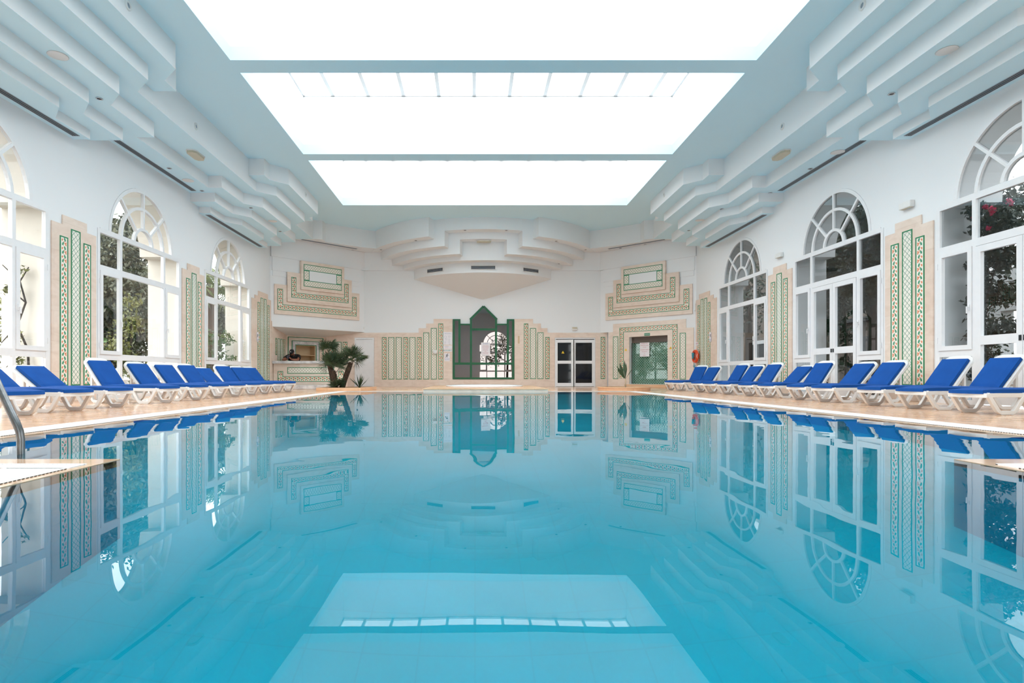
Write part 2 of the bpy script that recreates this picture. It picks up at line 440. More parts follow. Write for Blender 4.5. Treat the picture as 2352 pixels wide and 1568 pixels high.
# ceiling slab with skylight wells
SKX = (X0 - 4.73, X0 + 4.73)
SKY = [(-2.39, 1.52), (1.94, 5.85), (6.28, 10.18), (10.61, 14.51), (14.94, 18.87)]
b = MB()
b.box(-8.1, SKX[0], YN - .8, 23.5, CEIL, CEIL + .25); b.box(SKX[1], 8.7, YN - .8, 23.5, CEIL, CEIL + .25)
ys = [YN - .8] + [q for p in SKY for q in p] + [23.5]
for k in range(0, len(ys), 2): b.box(SKX[0], SKX[1], ys[k], ys[k + 1], CEIL, CEIL + .25)
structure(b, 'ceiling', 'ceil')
for k, (y0, y1) in enumerate(SKY):
    r = empty('skylight', ((SKX[0] + SKX[1]) / 2, (y0 + y1) / 2, CEIL), kind='structure')
    b = MB(); t = .1
    b.box(SKX[0] - t, SKX[0], y0 - t, y1 + t, CEIL + .25, ROOF).box(SKX[1], SKX[1] + t, y0 - t, y1 + t, CEIL + .25, ROOF)
    b.box(SKX[0], SKX[1], y0 - t, y0, CEIL + .25, ROOF).box(SKX[0], SKX[1], y1, y1 + t, CEIL + .25, ROOF)
    b.build('shaft', 'plaster', r)
    b = MB()
    for j in range(-4, 6): b.box(X0 - .35 + .905 * j - .045, X0 - .35 + .905 * j + .045, y0, y1, ROOF, ROOF + .06)
    b.box(SKX[0] - t, SKX[1] + t, y0 - t, y0 + .02, ROOF, ROOF + .06).box(SKX[0] - t, SKX[1] + t, y1 - .02, y1 + t, ROOF, ROOF + .06)
    b.box(SKX[0] - t, SKX[0] + .04, y0, y1, ROOF, ROOF + .06).box(SKX[1] - .04, SKX[1] + t, y0, y1, ROOF, ROOF + .06)
    b.build('glazing_bar', 'frame', r)
    b = MB(); b.box(SKX[0], SKX[1], y0, y1, ROOF + .062, ROOF + .07); b.build('pane', 'glass', r)
    settle(r, (X0, (y0 + y1) / 2, CEIL))

# stepped soffits along both side walls
ZT = [5.697, 5.436, 5.141, 4.912, 4.747]
MID = [1.376, 1.38, .65, 0, 0]
STEP = [((1.45, 2.18), (1.82, 1.79), (2.2, 1.79), (2.2, 1.376)), ((1.31, 1.79), (1.7, 1.38)), ((1.19, 1.38), (1.58, .99), (2.9, .99), (2.9, .65)),
        ((1.02, .99), (1.41, .63), (2.49, .63), (2.49, 0)), ((.82, .65), (1.2, .31), (2.05, .31), (2.05, 0))]
YEND = [20.68, 20.69, 19.92, 0, 0]
def soffit(T, name):
    b = MB(T)
    for k in range(5):
        if MID[k]:
            out = [(YN, MID[k])]
            for yc in (8.23, 17.0):
                out += [(yc - d, u) for d, u in reversed(STEP[k])] + [(yc + d, u) for d, u in STEP[k]]
            out.append((YEND[k], MID[k]))
            polys = [out]
        else:
            polys = [[(yc - d, u) for d, u in reversed(STEP[k])] + [(yc + d, u) for d, u in STEP[k]] for yc in (8.23, 17.0)]
        for out in polys:
            if k == 2: out = out[:-2] + [(out[-2][0], 0)] if False else out
            poly = [(out[0][0], -.02)] + out + [(out[-1][0], -.02)]
            # local order: u along wall, v height, n into the room
            n = len(poly); z0, z1 = ZT[k], CEIL
            i = b.add([(p[0], z0, p[1]) for p in poly] + [(p[0], z1, p[1]) for p in poly])
            b.f.append(tuple(i + j for j in range(n - 1, -1, -1)))
            for j in range(n):
                j2 = (j + 1) % n
                b.mi[len(b.f)] = 1
                b.f.append((i + j, i + j2, i + n + j2, i + n + j))
    return structure(b, name, ['ceil', 'plaster'])  # undersides take the bounce-tinted colour, fascias plain plaster
soffit(WL, 'trim_1'); soffit(WR, 'trim_2')
# soffit over the diagonal walls
def diag_soffit(mir, name):
    p = [(-7.4, 20.1), (-7.3, 19.8), (-5.93, 19.8), (-5.93, 20.68), (-5.59, 20.74), (-5.58, 21.15), (-5.2, 21.42), (-4.8, 21.72), (-4.4, 22.0), (-4.15, 22.15), (-3.9, 22.25), (-3.6, 22.3), (-3.5, 23.1), (-4.6, 23.1)]
    if mir: p = [(.6 - x, y) for x, y in p][::-1]
    b = MB(); b.prism(p, 5.442, CEIL); return structure(b, name, 'plaster')
diag_soffit(False, 'trim_3'); diag_soffit(True, 'trim_4')
# bulging tiers over the green window
b = MB(); CY, CX = 24.8, .31
def sector(r, zb, zt, a0, a1, n=40):
    pts = [(CX + r * math.sin(a0 + (a1 - a0) * k / n), CY - r * math.cos(a0 + (a1 - a0) * k / n)) for k in range(n + 1)]
    inner = [(CX + 2.2 * math.sin(a), CY - 1.5 * math.cos(a)) for a in (a1, a0)]
    b.prism(pts + [(CX + (r - 1.0 if r > 3 else 2) * math.sin(a), CY - max((r - 1.0), 1.6) * math.cos(a)) for a in (a1, a0)] if a1 - a0 < 1.2 else pts, zb, zt)
def full(r): return math.acos(1.7 / r)
tiers = [(4.92, 5.436, 1.97), (4.52, 5.141, 1.41), (4.12, 4.912, .86)]
for r, zb, half in tiers:
    a = math.asin(half / r); A = full(r)
    for sg in (1, -1):
        lo, hi = sorted((sg * a, sg * A))
        n = 24
        arc = [(CX + r * math.sin(lo + (hi - lo) * k / n), CY - r * math.cos(lo + (hi - lo) * k / n)) for k in range(n + 1)]
        ri = r - .7
        arc2 = [(CX + ri * math.sin(lo + (hi - lo) * k / n), CY - ri * math.cos(lo + (hi - lo) * k / n)) for k in range(n, -1, -1)]
        b.prism(arc + arc2, zb, CEIL)
for r, zb in ((4.515, 5.697), (4.115, 5.444), (3.72, 4.747), (3.32, 4.36)):
    A = full(r); n = 48
    b.prism([(CX + r * math.sin(-A + 2 * A * k / n), CY - r * math.cos(-A + 2 * A * k / n)) for k in range(n + 1)], zb, CEIL)
# pointed underside
A = full(3.32); n = 48
arc = [(CX + 3.32 * math.sin(-A + 2 * A * k / n), CY - 3.32 * math.cos(-A + 2 * A * k / n), 4.36) for k in range(n + 1)]
for p, q in zip(arc, arc[1:]): b.face([p, q, (CX, 23.05, 3.51)])
structure(b, 'trim_5', 'plaster')
# ledges on the upper walls
b = MB(BK); b.box(-4.6, 5.2, 4.71, 5.436, 0, .07); structure(b, 'trim_6', 'plaster')
for T, nm in ((DLF, 'trim_7'), (DRF, 'trim_8')):
    b = MB(T); b.box(0, 3.98, 4.71, 5.436, 0, .07); b.box(.05, 3.8, 4.22, 4.71, 0, .045); b.box(.08, 3.74, 4.03, 4.22, 0, .022)
    structure(b, nm, 'plaster')

# ------------------------------------------------------------------ floor and pool
PW = (-3.55, 4.25); PYE = 16.0; PNX = (-2.0, 2.7); PNY = 3.19
G = .32; Cc = .1
b = MB()
def deck(x0, x1, y0, y1): b.box(x0, x1, y0, y1, -.25, 0)
gx0, gx1 = PW[0] - Cc - G, PW[1] + Cc + G
nx0, nx1 = PNX[0] - .05 - G, PNX[1] + .05 + G
gye = PYE + Cc + .3; gny = PNY - .2 - .14
deck(-7.35, gx0, gny, 23.2); deck(gx1, 7.95, gny, 23.2); deck(gx0, -1.47, gye, 23.2); deck(2.07, gx1, gye, 23.2); deck(-1.47, 2.07, 20.6, 23.2)
deck(-7.35, nx0, YN, gny); deck(nx1, 7.95, YN, gny)
deck(nx0, nx1, YN, -5.0)
structure(b, 'floor', 'deck')
b = MB(); d = -1.7
b.face([(PW[0], PNY, d), (PW[1], PNY, d), (PW[1], PYE, d), (PW[0], PYE, d)]); b.face([(PNX[0], -5, d), (PNX[1], -5, d), (PNX[1], PNY, d), (PNX[0], PNY, d)])
def pwall(p, q): b.face([(p[0], p[1], d), (q[0], q[1], d), (q[0], q[1], -.02), (p[0], p[1], -.02)], mi=1)
o_ = [(PW[0], PNY), (PW[0], PYE), (PW[1], PYE), (PW[1], PNY), (PNX[1], PNY), (PNX[1], -5), (PNX[0], -5), (PNX[0], PNY)]
for p, q in zip(o_, o_[1:] + o_[:1]): pwall(p, q)
structure(b, 'pool_basin', ['pool', 'poolwall'], fix=False)
b = MB(); e = .012
WZ = -.006
b.face([(PW[0] - Cc, PNY - .2, WZ), (PW[1] + Cc, PNY - .2, WZ), (PW[1] + Cc, PYE + Cc, WZ), (PW[0] - Cc, PYE + Cc, WZ)])
b.face([(PNX[0] - .05, -5, WZ), (PNX[1] + .05, -5, WZ), (PNX[1] + .05, PNY - .2, WZ), (PNX[0] - .05, PNY - .2, WZ)])
structure(b, 'pool_water', 'water', fix=False)
b = MB()
def cop(x0, x1, y0, y1): b.box(x0, x1, y0, y1, -.25, -.003)
cop(PW[0] - Cc, PW[0], PNY, PYE + Cc); cop(PW[1], PW[1] + Cc, PNY, PYE + Cc); cop(PW[0], PW[1], PYE, PYE + Cc)
cop(PW[0] - Cc, PNX[0], PNY - .2, PNY); cop(PNX[1], PW[1] + Cc, PNY - .2, PNY)
cop(PNX[0] - .05, PNX[0], -5, PNY - .2); cop(PNX[1], PNX[1] + .05, -5, PNY - .2)
structure(b, 'trim_9', 'coping')
# overflow grates: white bars over a grey channel
b = MB()
def grate(x0, x1, y0, y1, along):
    b.box(x0, x1, y0, y1, -.06, -.008, mi=1)
    p = .024; k = 0
    if along == 'Y':
        while y0 + k * p < y1 - .004: b.box(x0, x1, y0 + k * p, min(y0 + k * p + .017, y1), -.008, .001); k += 1
        for e0 in (x0, x1 - .012): b.box(e0, e0 + .012, y0, y1, -.008, .003)
    else:
        while x0 + k * p < x1 - .004: b.box(x0 + k * p, min(x0 + k * p + .017, x1), y0, y1, -.008, .001); k += 1
        for e0 in (y0, y1 - .012): b.box(x0, x1, e0, e0 + .012, -.008, .003)
grate(gx0, gx0 + G, PNY - .2, PYE + Cc, 'Y'); grate(gx1 - G, gx1, PNY - .2, PYE + Cc, 'Y')
grate(gx0, -1.47, PYE + Cc, gye, 'X'); grate(2.07, gx1, PYE + Cc, gye, 'X')
grate(gx0, nx0 + G, gny, PNY - .2, 'X'); grate(nx1 - G, gx1, gny, PNY - .2, 'X')
grate(nx0, nx0 + G, -5, gny, 'Y'); grate(nx1 - G, nx1, -5, gny, 'Y')
structure(b, 'trim_10', ['grate', 'gap'])

# whirlpool platform with round white tub
r = empty('whirlpool', label='raised square whirlpool platform with round white tub at the far pool end', cat='whirlpool')
wx0, wx1, wy0, wy1 = -1.465, 2.065, 15.88, 20.59
tc_ = (.3, 18.3); n = 48
def sqpt(a):
    dx, dy = math.cos(a), math.sin(a)
    t = min((wx1 - tc_[0]) / dx if dx > 1e-6 else 9e9, (wx0 - tc_[0]) / dx if dx < -1e-6 else 9e9, (wy1 - tc_[1]) / dy if dy > 1e-6 else 9e9, (wy0 - tc_[1]) / dy if dy < -1e-6 else 9e9)
    return (tc_[0] + dx * t, tc_[1] + dy * t)
corner = [math.atan2(y - tc_[1], x - tc_[0]) for x in (wx0, wx1) for y in (wy0, wy1)]
angs = sorted([2 * PI * k / n - PI for k in range(n)] + corner)
outer = [sqpt(a) for a in angs]; inner = [(tc_[0] + 1.2 * math.cos(a), tc_[1] + 1.2 * math.sin(a)) for a in angs]
b = MB(); b.ring(outer, inner, .06, .09); b.build('top_slab', 'curb', r)
b = MB(); b.box(wx0 + .015, wx1 - .015, wy0 + .015, wy0 + .2, -1.6, .06).box(wx0 + .015, wx0 + .2, wy0 + .2, wy1, -.6, .06).box(wx1 - .2, wx1 - .015, wy0 + .2, wy1, -.6, .06)
b.build('body', 'marble', r)
b = MB(); b.lathe([(1.2, .092), (1.24, .11), (1.24, .13), (1.2, .145), (1.1, .14), (1.02, .1), (.98, -.2), (.9, -.45), (.0, -.5)], 48, *tc_)
b.build('tub', 'tub', r, smooth=True)
b = MB(); b.lathe([(1.015, .095), (0, .095)], 40, *tc_); b.build('tub_water', 'water', r)
settle(r, (.3, 18.3, 0))

# ------------------------------------------------------------------ side windows
def rect_frame(b, u0, u1, v0, v1, w, n0, n1):
    b.box(u0, u0 + w, v0, v1, n0, n1).box(u1 - w, u1, v0, v1, n0, n1).box(u0 + w, u1 - w, v0, v0 + w, n0, n1).box(u0 + w, u1 - w, v1 - w, v1, n0, n1)
def handle_part(T, u, v, parent, sg=1):
    b = MB(T); b.box(u - .014, u + .014, v - .05, v + .05, .032, .044); b.box(u - .009, u + .009, v - .009, v + .009, .045, .07); b.box(u - .009, u + .009, v - .1, v + .01, .066, .08)
    return b.build('handle', 'frame', parent, bevel=.004)
wn = [0]
def window(T, c, doors=False, glass='glass', label=None):
    wn[0] += 1
    r = empty('window_%d' % wn[0], kind='structure', label=label)
    n0, n1 = -.055, .012
    L_, R_ = c - HW + .003, c + HW - .003
    T1b, T1t, B0, B1 = 2.50, 2.62, .77, .89
    m = .81
    b = MB(T)
    w = .07
    b.box(L_, L_ + w, 0, SPR - .003, n0, n1).box(R_ - w, R_, 0, SPR - .003, n0, n1)
    b.box(L_ + w, R_ - w, SPR - .075, SPR + .025, n0, n1)
    for s in (-1, 1): b.box(c + s * m - .035, c + s * m + .035, 0, SPR - .075, n0, n1)
    for s in (-1, 1):
        u0, u1 = sorted((c + s * m, c + s * (HW - w)))
        u0 += .035 if s > 0 else 0; u1 -= .035 if s < 0 else 0
        b.box(u0, u1, T1b, T1t, n0, n1).box(u0, u1, B0, B1, n0, n1).box(u0, u1, 0, .07, n0, n1)
    b.box(c - m + .035, c + m - .035, T1b, T1t, n0, n1)
    if not doors: b.box(c - m + .035, c + m - .035, B0, B1, n0, n1).box(c - m + .035, c + m - .035, 0, .07, n0, n1)
    for r0, r1, k in ((RAD - .075, RAD - .003, 28), (.75, .81, 22), (.31, .37, 16)):
        a = math.asin(.0255 / r0); b.arc(c, SPR, r0, r1, a, PI - a, k, n0, n1 - .001)
    for a in (45, 90, 135):
        t = rad(a)
        b.bar((c + .36 * math.cos(t), SPR + .36 * math.sin(t)), (c + .76 * math.cos(t), SPR + .76 * math.sin(t)), .05, n0, n1 - .002)
        b.bar((c + .8 * math.cos(t), SPR + .8 * math.sin(t)), (c + 1.14 * math.cos(t), SPR + 1.14 * math.sin(t)), .05, n0, n1 - .002)
    b.build('window_frame', 'frame', r)
    # fixed panes
    p0, p1 = -.03, -.024
    def pane(u0, u1, v0, v1, par): MB(T).box(u0, u1, v0, v1, p0, p1).build('pane', glass, par)
    b = MB(T); b.prism([(c + (RAD - .06) * math.cos(PI * k / 28), SPR + .02 + (RAD - .08) * math.sin(PI * k / 28)) for k in range(29)], p0, p1); b.build('fanlight_pane', glass, r)
    for u0, u1 in ((L_ + w, c - m - .035), (c - m + .035, c + m - .035), (c + m + .035, R_ - w)): pane(u0, u1, T1t, SPR - .075, r)
    for s in (-1, 1):
        u0, u1 = (L_ + w, c - m - .035) if s < 0 else (c + m + .035, R_ - w)
        pane(u0, u1, .07, B0, r)
        e = MB(T); rect_frame(e, u0 - .012, u1 + .012, B1 - .012, T1b + .012, .075, n0 + .03, n1 + .02)
        ca = e.build('casement', 'frame', r)
        pane(u0 + .06, u1 - .06, B1 + .06, T1b - .06, ca)
        hu = u1 - .026 if s < 0 else u0 + .026
        handle_part(T, hu, 1.55, ca, -s)
        hg = MB(T); ho = u0 - .03 if s < 0 else u1 + .03
        for hz in (1.05, 2.3): hg.tube([(ho, hz - .05, n1 + .012), (ho, hz + .05, n1 + .012)], .009, 6)
        hg.build('hinge', 'frame', ca)
    if doors:
        for s in (-1, 1):
            u0, u1 = (c - m + .04, c - .004) if s < 0 else (c + .004, c + m - .04)
            e = MB(T)
            e.box(u0, u0 + .09, .02, T1b - .01, n0 + .02, n1 + .012).box(u1 - .09, u1, .02, T1b - .01, n0 + .02, n1 + .012)
            for v0, v1 in ((.02, .16), (.94, 1.08), (T1b - .11, T1b - .01)): e.box(u0 + .09, u1 - .09, v0, v1, n0 + .02, n1 + .012)
            lf = e.build('door_leaf', 'frame', r)
            pane(u0 + .085, u1 - .085, .15, .95, lf); pane(u0 + .085, u1 - .085, 1.07, T1b - .1, lf)
            hu = u1 - .03 if s < 0 else u0 + .03
            h = MB(T); h.box(hu - .018, hu + .018, .97, 1.05, n1 + .012, n1 + .022); h.build('lock_plate', 'dark', lf)
    else:
        pane(c - m + .035, c + m - .035, B1, T1b, r); pane(c - m + .035, c + m - .035, .07, B0, r)
    settle(r, T(c, 0, 0))
    return r
for c in WINY[2:]: window(WL, c)
window(WL, WINY[1])
for c, dr in ((WINY[2], True), (WINY[3], True), (WINY[4], False)): window(WR, c, dr, 'glass_dim')
window(WR, WINY[1], True, 'glass_dim')
ROT[FR] = PI
window(FR, -1.9)

# ------------------------------------------------------------------ tile strips and marble panels
TH = .025
def strip(T, u0, u1, v0, v1, kind, base, parent=None, brd=.022, label=None, cat=None, group=None, name=None, green='green'):
    """A framed tile strip: the tiled field plus its green border. As a thing when label is given, else as a part."""
    mat = {'L': 'lattice', 'F': 'floral', 'LB': 'lattice_b', 'FB': 'floral_b', 'LD': 'lattice_d'}[kind]
    nm = name or ('lattice_tile_strip' if kind[0] == 'L' else 'floral_tile_strip')
    w, h = u1 - u0, v1 - v0
    horiz = w > h
    cu, cv = (u0 + u1) / 2, v0
    def uv(u, v):
        return ((v - (v0 + v1) / 2), (u - u0)) if horiz else ((u - cu), (v - cv))
    i0, i1, j0, j1 = u0 + brd, u1 - brd, v0 + brd, v1 - brd
    f = MB(T); q = [(i0, j0), (i1, j0), (i1, j1), (i0, j1)]
    f.face([(u, v, base + .004) for u, v in q], uv=[uv(u, v) for u, v in q])
    for (a, c_), (d_, e_) in zip(q, q[1:] + q[:1]):
        f.face([(a, c_, base), (d_, e_, base), (d_, e_, base + .004), (a, c_, base + .004)], uv=[(0, .07)] * 4)
    fo = f.build(nm, mat, parent)
    g = MB(T); rect_frame(g, u0, u1, v0, v1, brd, base, base + .008)
    g.build('border', green, fo)
    if label: tag(fo, label, cat or 'tiles', group)
    return fo

def pier_panel(T, c, label, wide=False):
    r = empty('tiled_pier_panel', label=label, cat='wall panel', group='stepped tile panels on the side wall piers')
    hw = .57 if not wide else .735
    b = MB(T); s = .31 if not wide else .44
    b.prism([(c - hw, .003), (c + hw, .003), (c + hw, 3.13), (c + s, 3.13), (c + s, 3.30), (c - s, 3.30), (c - s, 3.13), (c - hw, 3.13)], .003, .003 + TH)
    b.build('marble_slab', 'marble', r)
    B_ = .003 + TH
    if not wide:
        strip(T, c - .39, c - .19, .28, 2.92, 'F', B_, r); strip(T, c + .21, c + .41, .28, 2.92, 'F', B_, r); strip(T, c - .115, c + .125, .28, 3.1, 'L', B_, r)
    else:
        strip(T, c - .52, c - .34, .28, 2.92, 'F', B_, r); strip(T, c + .37, c + .55, .28, 2.92, 'F', B_, r)
        strip(T, c - .25, c - .04, .28, 3.1, 'L', B_, r); strip(T, c + .06, c + .27, .28, 3.1, 'L', B_, r)
    settle(r, T(c, 0, 0))
for T, sd in ((WL, 'left'), (WR, 'right')):
    pier_panel(T, 10.30, 'peach marble pier panel with three tile strips between the two nearest %s windows' % sd)
    pier_panel(T, 14.64, 'peach marble pier panel with three tile strips before the farthest %s window' % sd)
    pier_panel(T, 19.455, 'wider marble panel with four tile strips in the far %s corner' % sd, True)
    b = MB(T); b.box(18.46, 18.72, .003, 3.0, .003, .028)
    o = b.build('marble_pilaster', 'marble'); tag(o, 'narrow plain peach marble pilaster beside the farthest %s window' % sd, 'pilaster')
pier_panel(WL, 5.96, 'peach marble pier panel nearest the pool handrail on the left wall'); pier_panel(WR, 5.96, 'peach marble pier panel nearest the camera on the right wall')

def bx(px): return (px - 1091) * .0176923      # back-wall survey: column to metres
def bz(py): return .47 + (861 - py) * .0176923
# back wall cladding
CT = .05
b = MB(BK)
def clad(x0, x1, z0, z1): b.box(x0, x1, z0, z1, 0, CT)
d1 = (bx(815), bx(860)); d2 = (bx(1274), bx(1367)); gw = (bx(1039.5), bx(1181.5)); DH = 1.985; CH = 2.187
clad(-6.05, d1[0], 0, CH); clad(d1[0], d1[1], DH, CH); clad(d1[1], bx(962), 0, CH)
for p0, p1, t in ((962, 979, 753.5), (979, 996, 743), (996, 1039.5, 732.5)): clad(bx(p0), bx(p1), 0, bz(t))
clad(gw[0], gw[1], 0, .293)
for p0, p1, t in ((1181.5, 1224, 732.5), (1224, 1242, 743), (1242, 1257, 753.5)): clad(bx(p0), bx(p1), 0, bz(t))
clad(bx(1257), d2[0], 0, CH); clad(d2[0], d2[1], DH, CH); clad(d2[1], 5.36, 0, CH)
structure(b, 'trim_11', 'marble')
names = 'first second third fourth fifth sixth seventh eighth ninth'.split()
left_strips = [(878, 888.3, 774.5, 'FB'), (892, 906, 774.5, 'LB'), (909.4, 923, 774.5, 'LB'), (927, 937.5, 774.5, 'FB'), (941, 954.7, 774.5, 'LB'), (958, 968.8, 774.5, 'FB'), (972.5, 986, 763.7, 'LB'), (989.8, 1003.4, 753.4, 'LB'), (1007, 1017.9, 743, 'FB')]
for k, (a, c, t, kd) in enumerate(left_strips):
    strip(BK, bx(a), bx(c), .295, bz(t), kd, CT, label='%s tile strip with green border, %s from the white door on the far wall' % ('lattice' if kd[0] == 'L' else 'floral', names[k]), cat='tile strip', group='tile strips left of the green window')
for k, (a, c, t, kd) in enumerate([(1203, 1213, 743, 'FB'), (1217, 1230.8, 753.4, 'LB'), (1234, 1248, 763.4, 'LB'), (1252, 1262, 774, 'FB')]):
    strip(BK, bx(a), bx(c), .31, bz(t), kd, CT, label='%s tile strip between green window and double door, %s from the window' % ('lattice' if kd[0] == 'L' else 'floral', names[k]), cat='tile strip', group='tile strips right of the green window')
strip(BK, bx(1379), bx(1389), .31, bz(774), 'FB', CT, label='lone floral tile strip just right of the glazed double door', cat='tile strip')
for k, (a, c, kd) in enumerate([(757, 767, 'FB'), (771, 785, 'LB'), (788, 798.5, 'FB')]):
    strip(BK, bx(a), bx(c), .7, bz(785), kd, CT, label='%s tile strip behind the fan palm, %s one left of the white door' % ('lattice' if kd[0] == 'L' else 'floral', ['third', 'second', 'nearest'][k]), cat='tile strip', group='tile strips behind the palm')
for k, (u0, u1, v0, kd) in enumerate([(20.56, 20.7, 1.2, 'FB'), (20.8, 21.0, .97, 'LB'), (21.1, 21.3, .97, 'LB'), (21.4, 21.6, .97, 'FB')]):
    strip(ALC, u0, u1, v0, 1.82, kd, .003, label='slim %s tile strip on the bar alcove side wall, %s from the front' % ('lattice' if kd[0] == 'L' else 'floral', names[k]), cat='tile strip', group='tile strips in the bar alcove')

# big stepped plaques on the diagonal walls
def u_band(T, r, s0, s1, v0, v1, w, base, brd=.02, name='floral_band'):
    """U of floral tiles (open at the top) with green edges."""
    f = MB(T); k = base + .004
    for q, ax in (([(s0, v0), (s1, v0), (s1, v0 + w), (s0, v0 + w)], 0), ([(s0, v0 + w), (s0 + w, v0 + w), (s0 + w, v1), (s0, v1)], 1), ([(s1 - w, v0 + w), (s1, v0 + w), (s1, v1), (s1 - w, v1)], 1)):
        cu = {0: v0 + w / 2}.get(ax, (q[0][0] + q[1][0]) / 2)
        f.face([(u, v, k) for u, v in q], uv=[((v - cu, u - s0) if ax == 0 else (u - cu, v - v0)) for u, v in q])
    fo = f.build(name, 'floral_b', r)
    g = MB(T); k0, k1 = base, base + .009
    g.box(s0, s0 + brd, v0, v1, k0, k1).box(s1 - brd, s1, v0, v1, k0, k1).box(s0 + brd, s1 - brd, v0, v0 + brd, k0, k1)
    g.box(s0 + w - brd, s0 + w, v0 + w, v1, k0, k1).box(s1 - w, s1 - w + brd, v0 + w, v1, k0, k1).box(s0 + w - brd, s1 - w + brd, v0 + w - brd, v0 + w, k0, k1)
    g.box(s0 + brd, s0 + w - brd, v1 - brd, v1, k0, k1).box(s1 - w + brd, s1 - brd, v1 - brd, v1, k0, k1)
    g.build('border', 'green', fo)
    return fo
def plaque(T, sd, where):
    r = empty('stepped_wall_plaque', label='large three-tier marble plaque with floral and lattice tiles %s' % where, cat='wall plaque', group='stepped plaques on the diagonal walls')
    b0, b1, b2 = .05, .11, .17
    b = MB(T); b.box(.13, 3.7, 2.67, 3.74, .003, b0); p = b.build('outer_plate', 'marble', r); u_band(T, p, .24, 3.56, 2.82, 3.58, .2, b0)
    b = MB(T); b.box(.6, 3.3, 3.14, 4.22, .003 if False else b0 - .001, b1); p = b.build('middle_plate', 'marble', r); u_band(T, p, .74, 3.15, 3.3, 4.05, .19, b1)
    b = MB(T); b.box(1.1, 2.92, 3.63, 4.69, b0, b2); p = b.build('inner_plate', 'marble', r)
    s0, s1, v0, v1, w = 1.2, 2.8, 3.75, 4.575, .23
    for q, nm in (((s0, s1, v0, v0 + w), 1), ((s0, s1, v1 - w, v1), 1), ((s0, s0 + w, v0 + w, v1 - w), 0), ((s1 - w, s1, v0 + w, v1 - w), 0)):
        strip(T, q[0], q[1], q[2], q[3], 'LB', b2, p)
    MB(T).box(s0 + w, s1 - w, v0 + w, v1 - w, b2, b2 + .004).build('white_field', 'white_tile', p)
    settle(r, T(1.9, 2.67, 0))
plaque(DLF, 'left', 'above the bar alcove'); plaque(DRF, 'right', 'above the steam room doorway')

# cladding round the steam room door
b = MB(DRF)
def c2(s0, s1, v0, v1): b.box(s0, s1, v0, v1, 0, .03)
c2(.09, 1.07, 0, 2.175); c2(2.65, 3.58, 0, 2.18); c2(.37, 3.36, 2.175, 2.5); c2(1.07, 2.65, 1.95, 2.175); c2(1.07, 2.65, 0, .12)
structure(b, 'trim_12', 'marble')
r = empty('floral_door_surround', label='inverted U of floral tiles framing the steam room doorway', cat='tile frame')
f = MB(DRF); k = .034; s0, s1, v1, w = .69, 3.07, 2.33, .18
for q, ax in (([(s0, v1 - w), (s1, v1 - w), (s1, v1), (s0, v1)], 0), ([(s0, .33), (s0 + w, .33), (s0 + w, v1 - w), (s0, v1 - w)], 1), ([(s1 - w, .33), (s1, .33), (s1, v1 - w), (s1 - w, v1 - w)], 1)):
    cu = v1 - w / 2 if ax == 0 else (q[0][0] + q[1][0]) / 2
    f.face([(u, v, k) for u, v in q], uv=[((v - cu, u) if ax == 0 else (u - cu, v)) for u, v in q])
f.build('floral_band', 'floral_b', r)
g = MB(DRF); e = .02; k0, k1 = .03, .039
g.box(s0, s0 + e, .33, v1, k0, k1).box(s1 - e, s1, .33, v1, k0, k1).box(s0 + e, s1 - e, v1 - e, v1, k0, k1)
g.box(s0 + w - e, s0 + w, .33, v1 - w, k0, k1).box(s1 - w, s1 - w + e, .33, v1 - w, k0, k1).box(s0 + w - e, s1 - w + e, v1 - w, v1 - w + e, k0, k1)
g.build('border', 'green', r); settle(r, DRF(1.9, .33, 0))
strip(DRF, 3.13, 3.36, .31, 2.0, 'LB', .03, label='lattice tile strip left of the steam room doorway', cat='tile strip', group='lattice strips beside the steam room')
strip(DRF, .37, .6, .31, 2.0, 'LB', .03, label='lattice tile strip right of the steam room doorway, near life ring', cat='tile strip', group='lattice strips beside the steam room')
# steam room entrance: tiled recess behind a glass door
r = empty('door_1', kind='structure')
f = MB(DRF); q = [(1.05, .12), (2.67, .12), (2.67, 1.97), (1.05, 1.97)]
f.face([(u, v, -.3) for u, v in q], uv=[(u, v) for u, v in q]); f.build('tiled_back', 'lattice_d', r)
MB(DRF).box(1.073, 2.647, .13, 1.72, -.2, -.19).build('glass_door', 'glass_steam', r)
MB(DRF).box(1.073, 2.647, 1.72, 1.947, -.22, -.18).build('transom_panel', pm('brown_panel', lin(92, 80, 72), .4), r)
MB(DRF).box(1.074, 1.09, .13, 1.72, -.19, -.14).box(2.63, 2.646, .13, 1.72, -.19, -.14).build('door_frame', 'steel', r)
settle(r, DRF(1.86, .12, 0))
b = MB(DRF); b.box(1.0, 2.7, .003, .11, .033, .3); tag(b.build('door_step', 'curb'), 'low marble step in front of the steam room doorway', 'step')

# ------------------------------------------------------------------ doors and green window of the far wall
r = empty('door_2', kind='structure')
b = MB(BK); rect_frame(b, d1[0] + .005, d1[1] - .005, -.06, DH - .006, .06, .005, .07); b.build('door_frame', 'frame', r)
lf = MB(BK).box(d1[0] + .066, d1[1] - .066, .006, DH - .07, .01, .045).build('door_leaf', 'frame', r)
b = MB(); b.ellipsoid(BK(bx(821.5), bz(835.5), .075), (.03, .03, .03)); b.tube([BK(bx(821.5), bz(835.5), .04), BK(bx(821.5), bz(835.5), .075)], .012); b.build('knob', 'steel', lf, smooth=True)
settle(r, BK((d1[0] + d1[1]) / 2, 0, 0))
r = empty('door_3', kind='structure')
b = MB(BK); rect_frame(b, d2[0] + .005, d2[1] - .005, -.05, DH - .006, .045, -.0, .045); b.build('door_frame', 'frame', r)
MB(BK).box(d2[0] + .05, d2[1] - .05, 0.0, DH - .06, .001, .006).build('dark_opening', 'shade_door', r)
dm = (bx(1316.5))
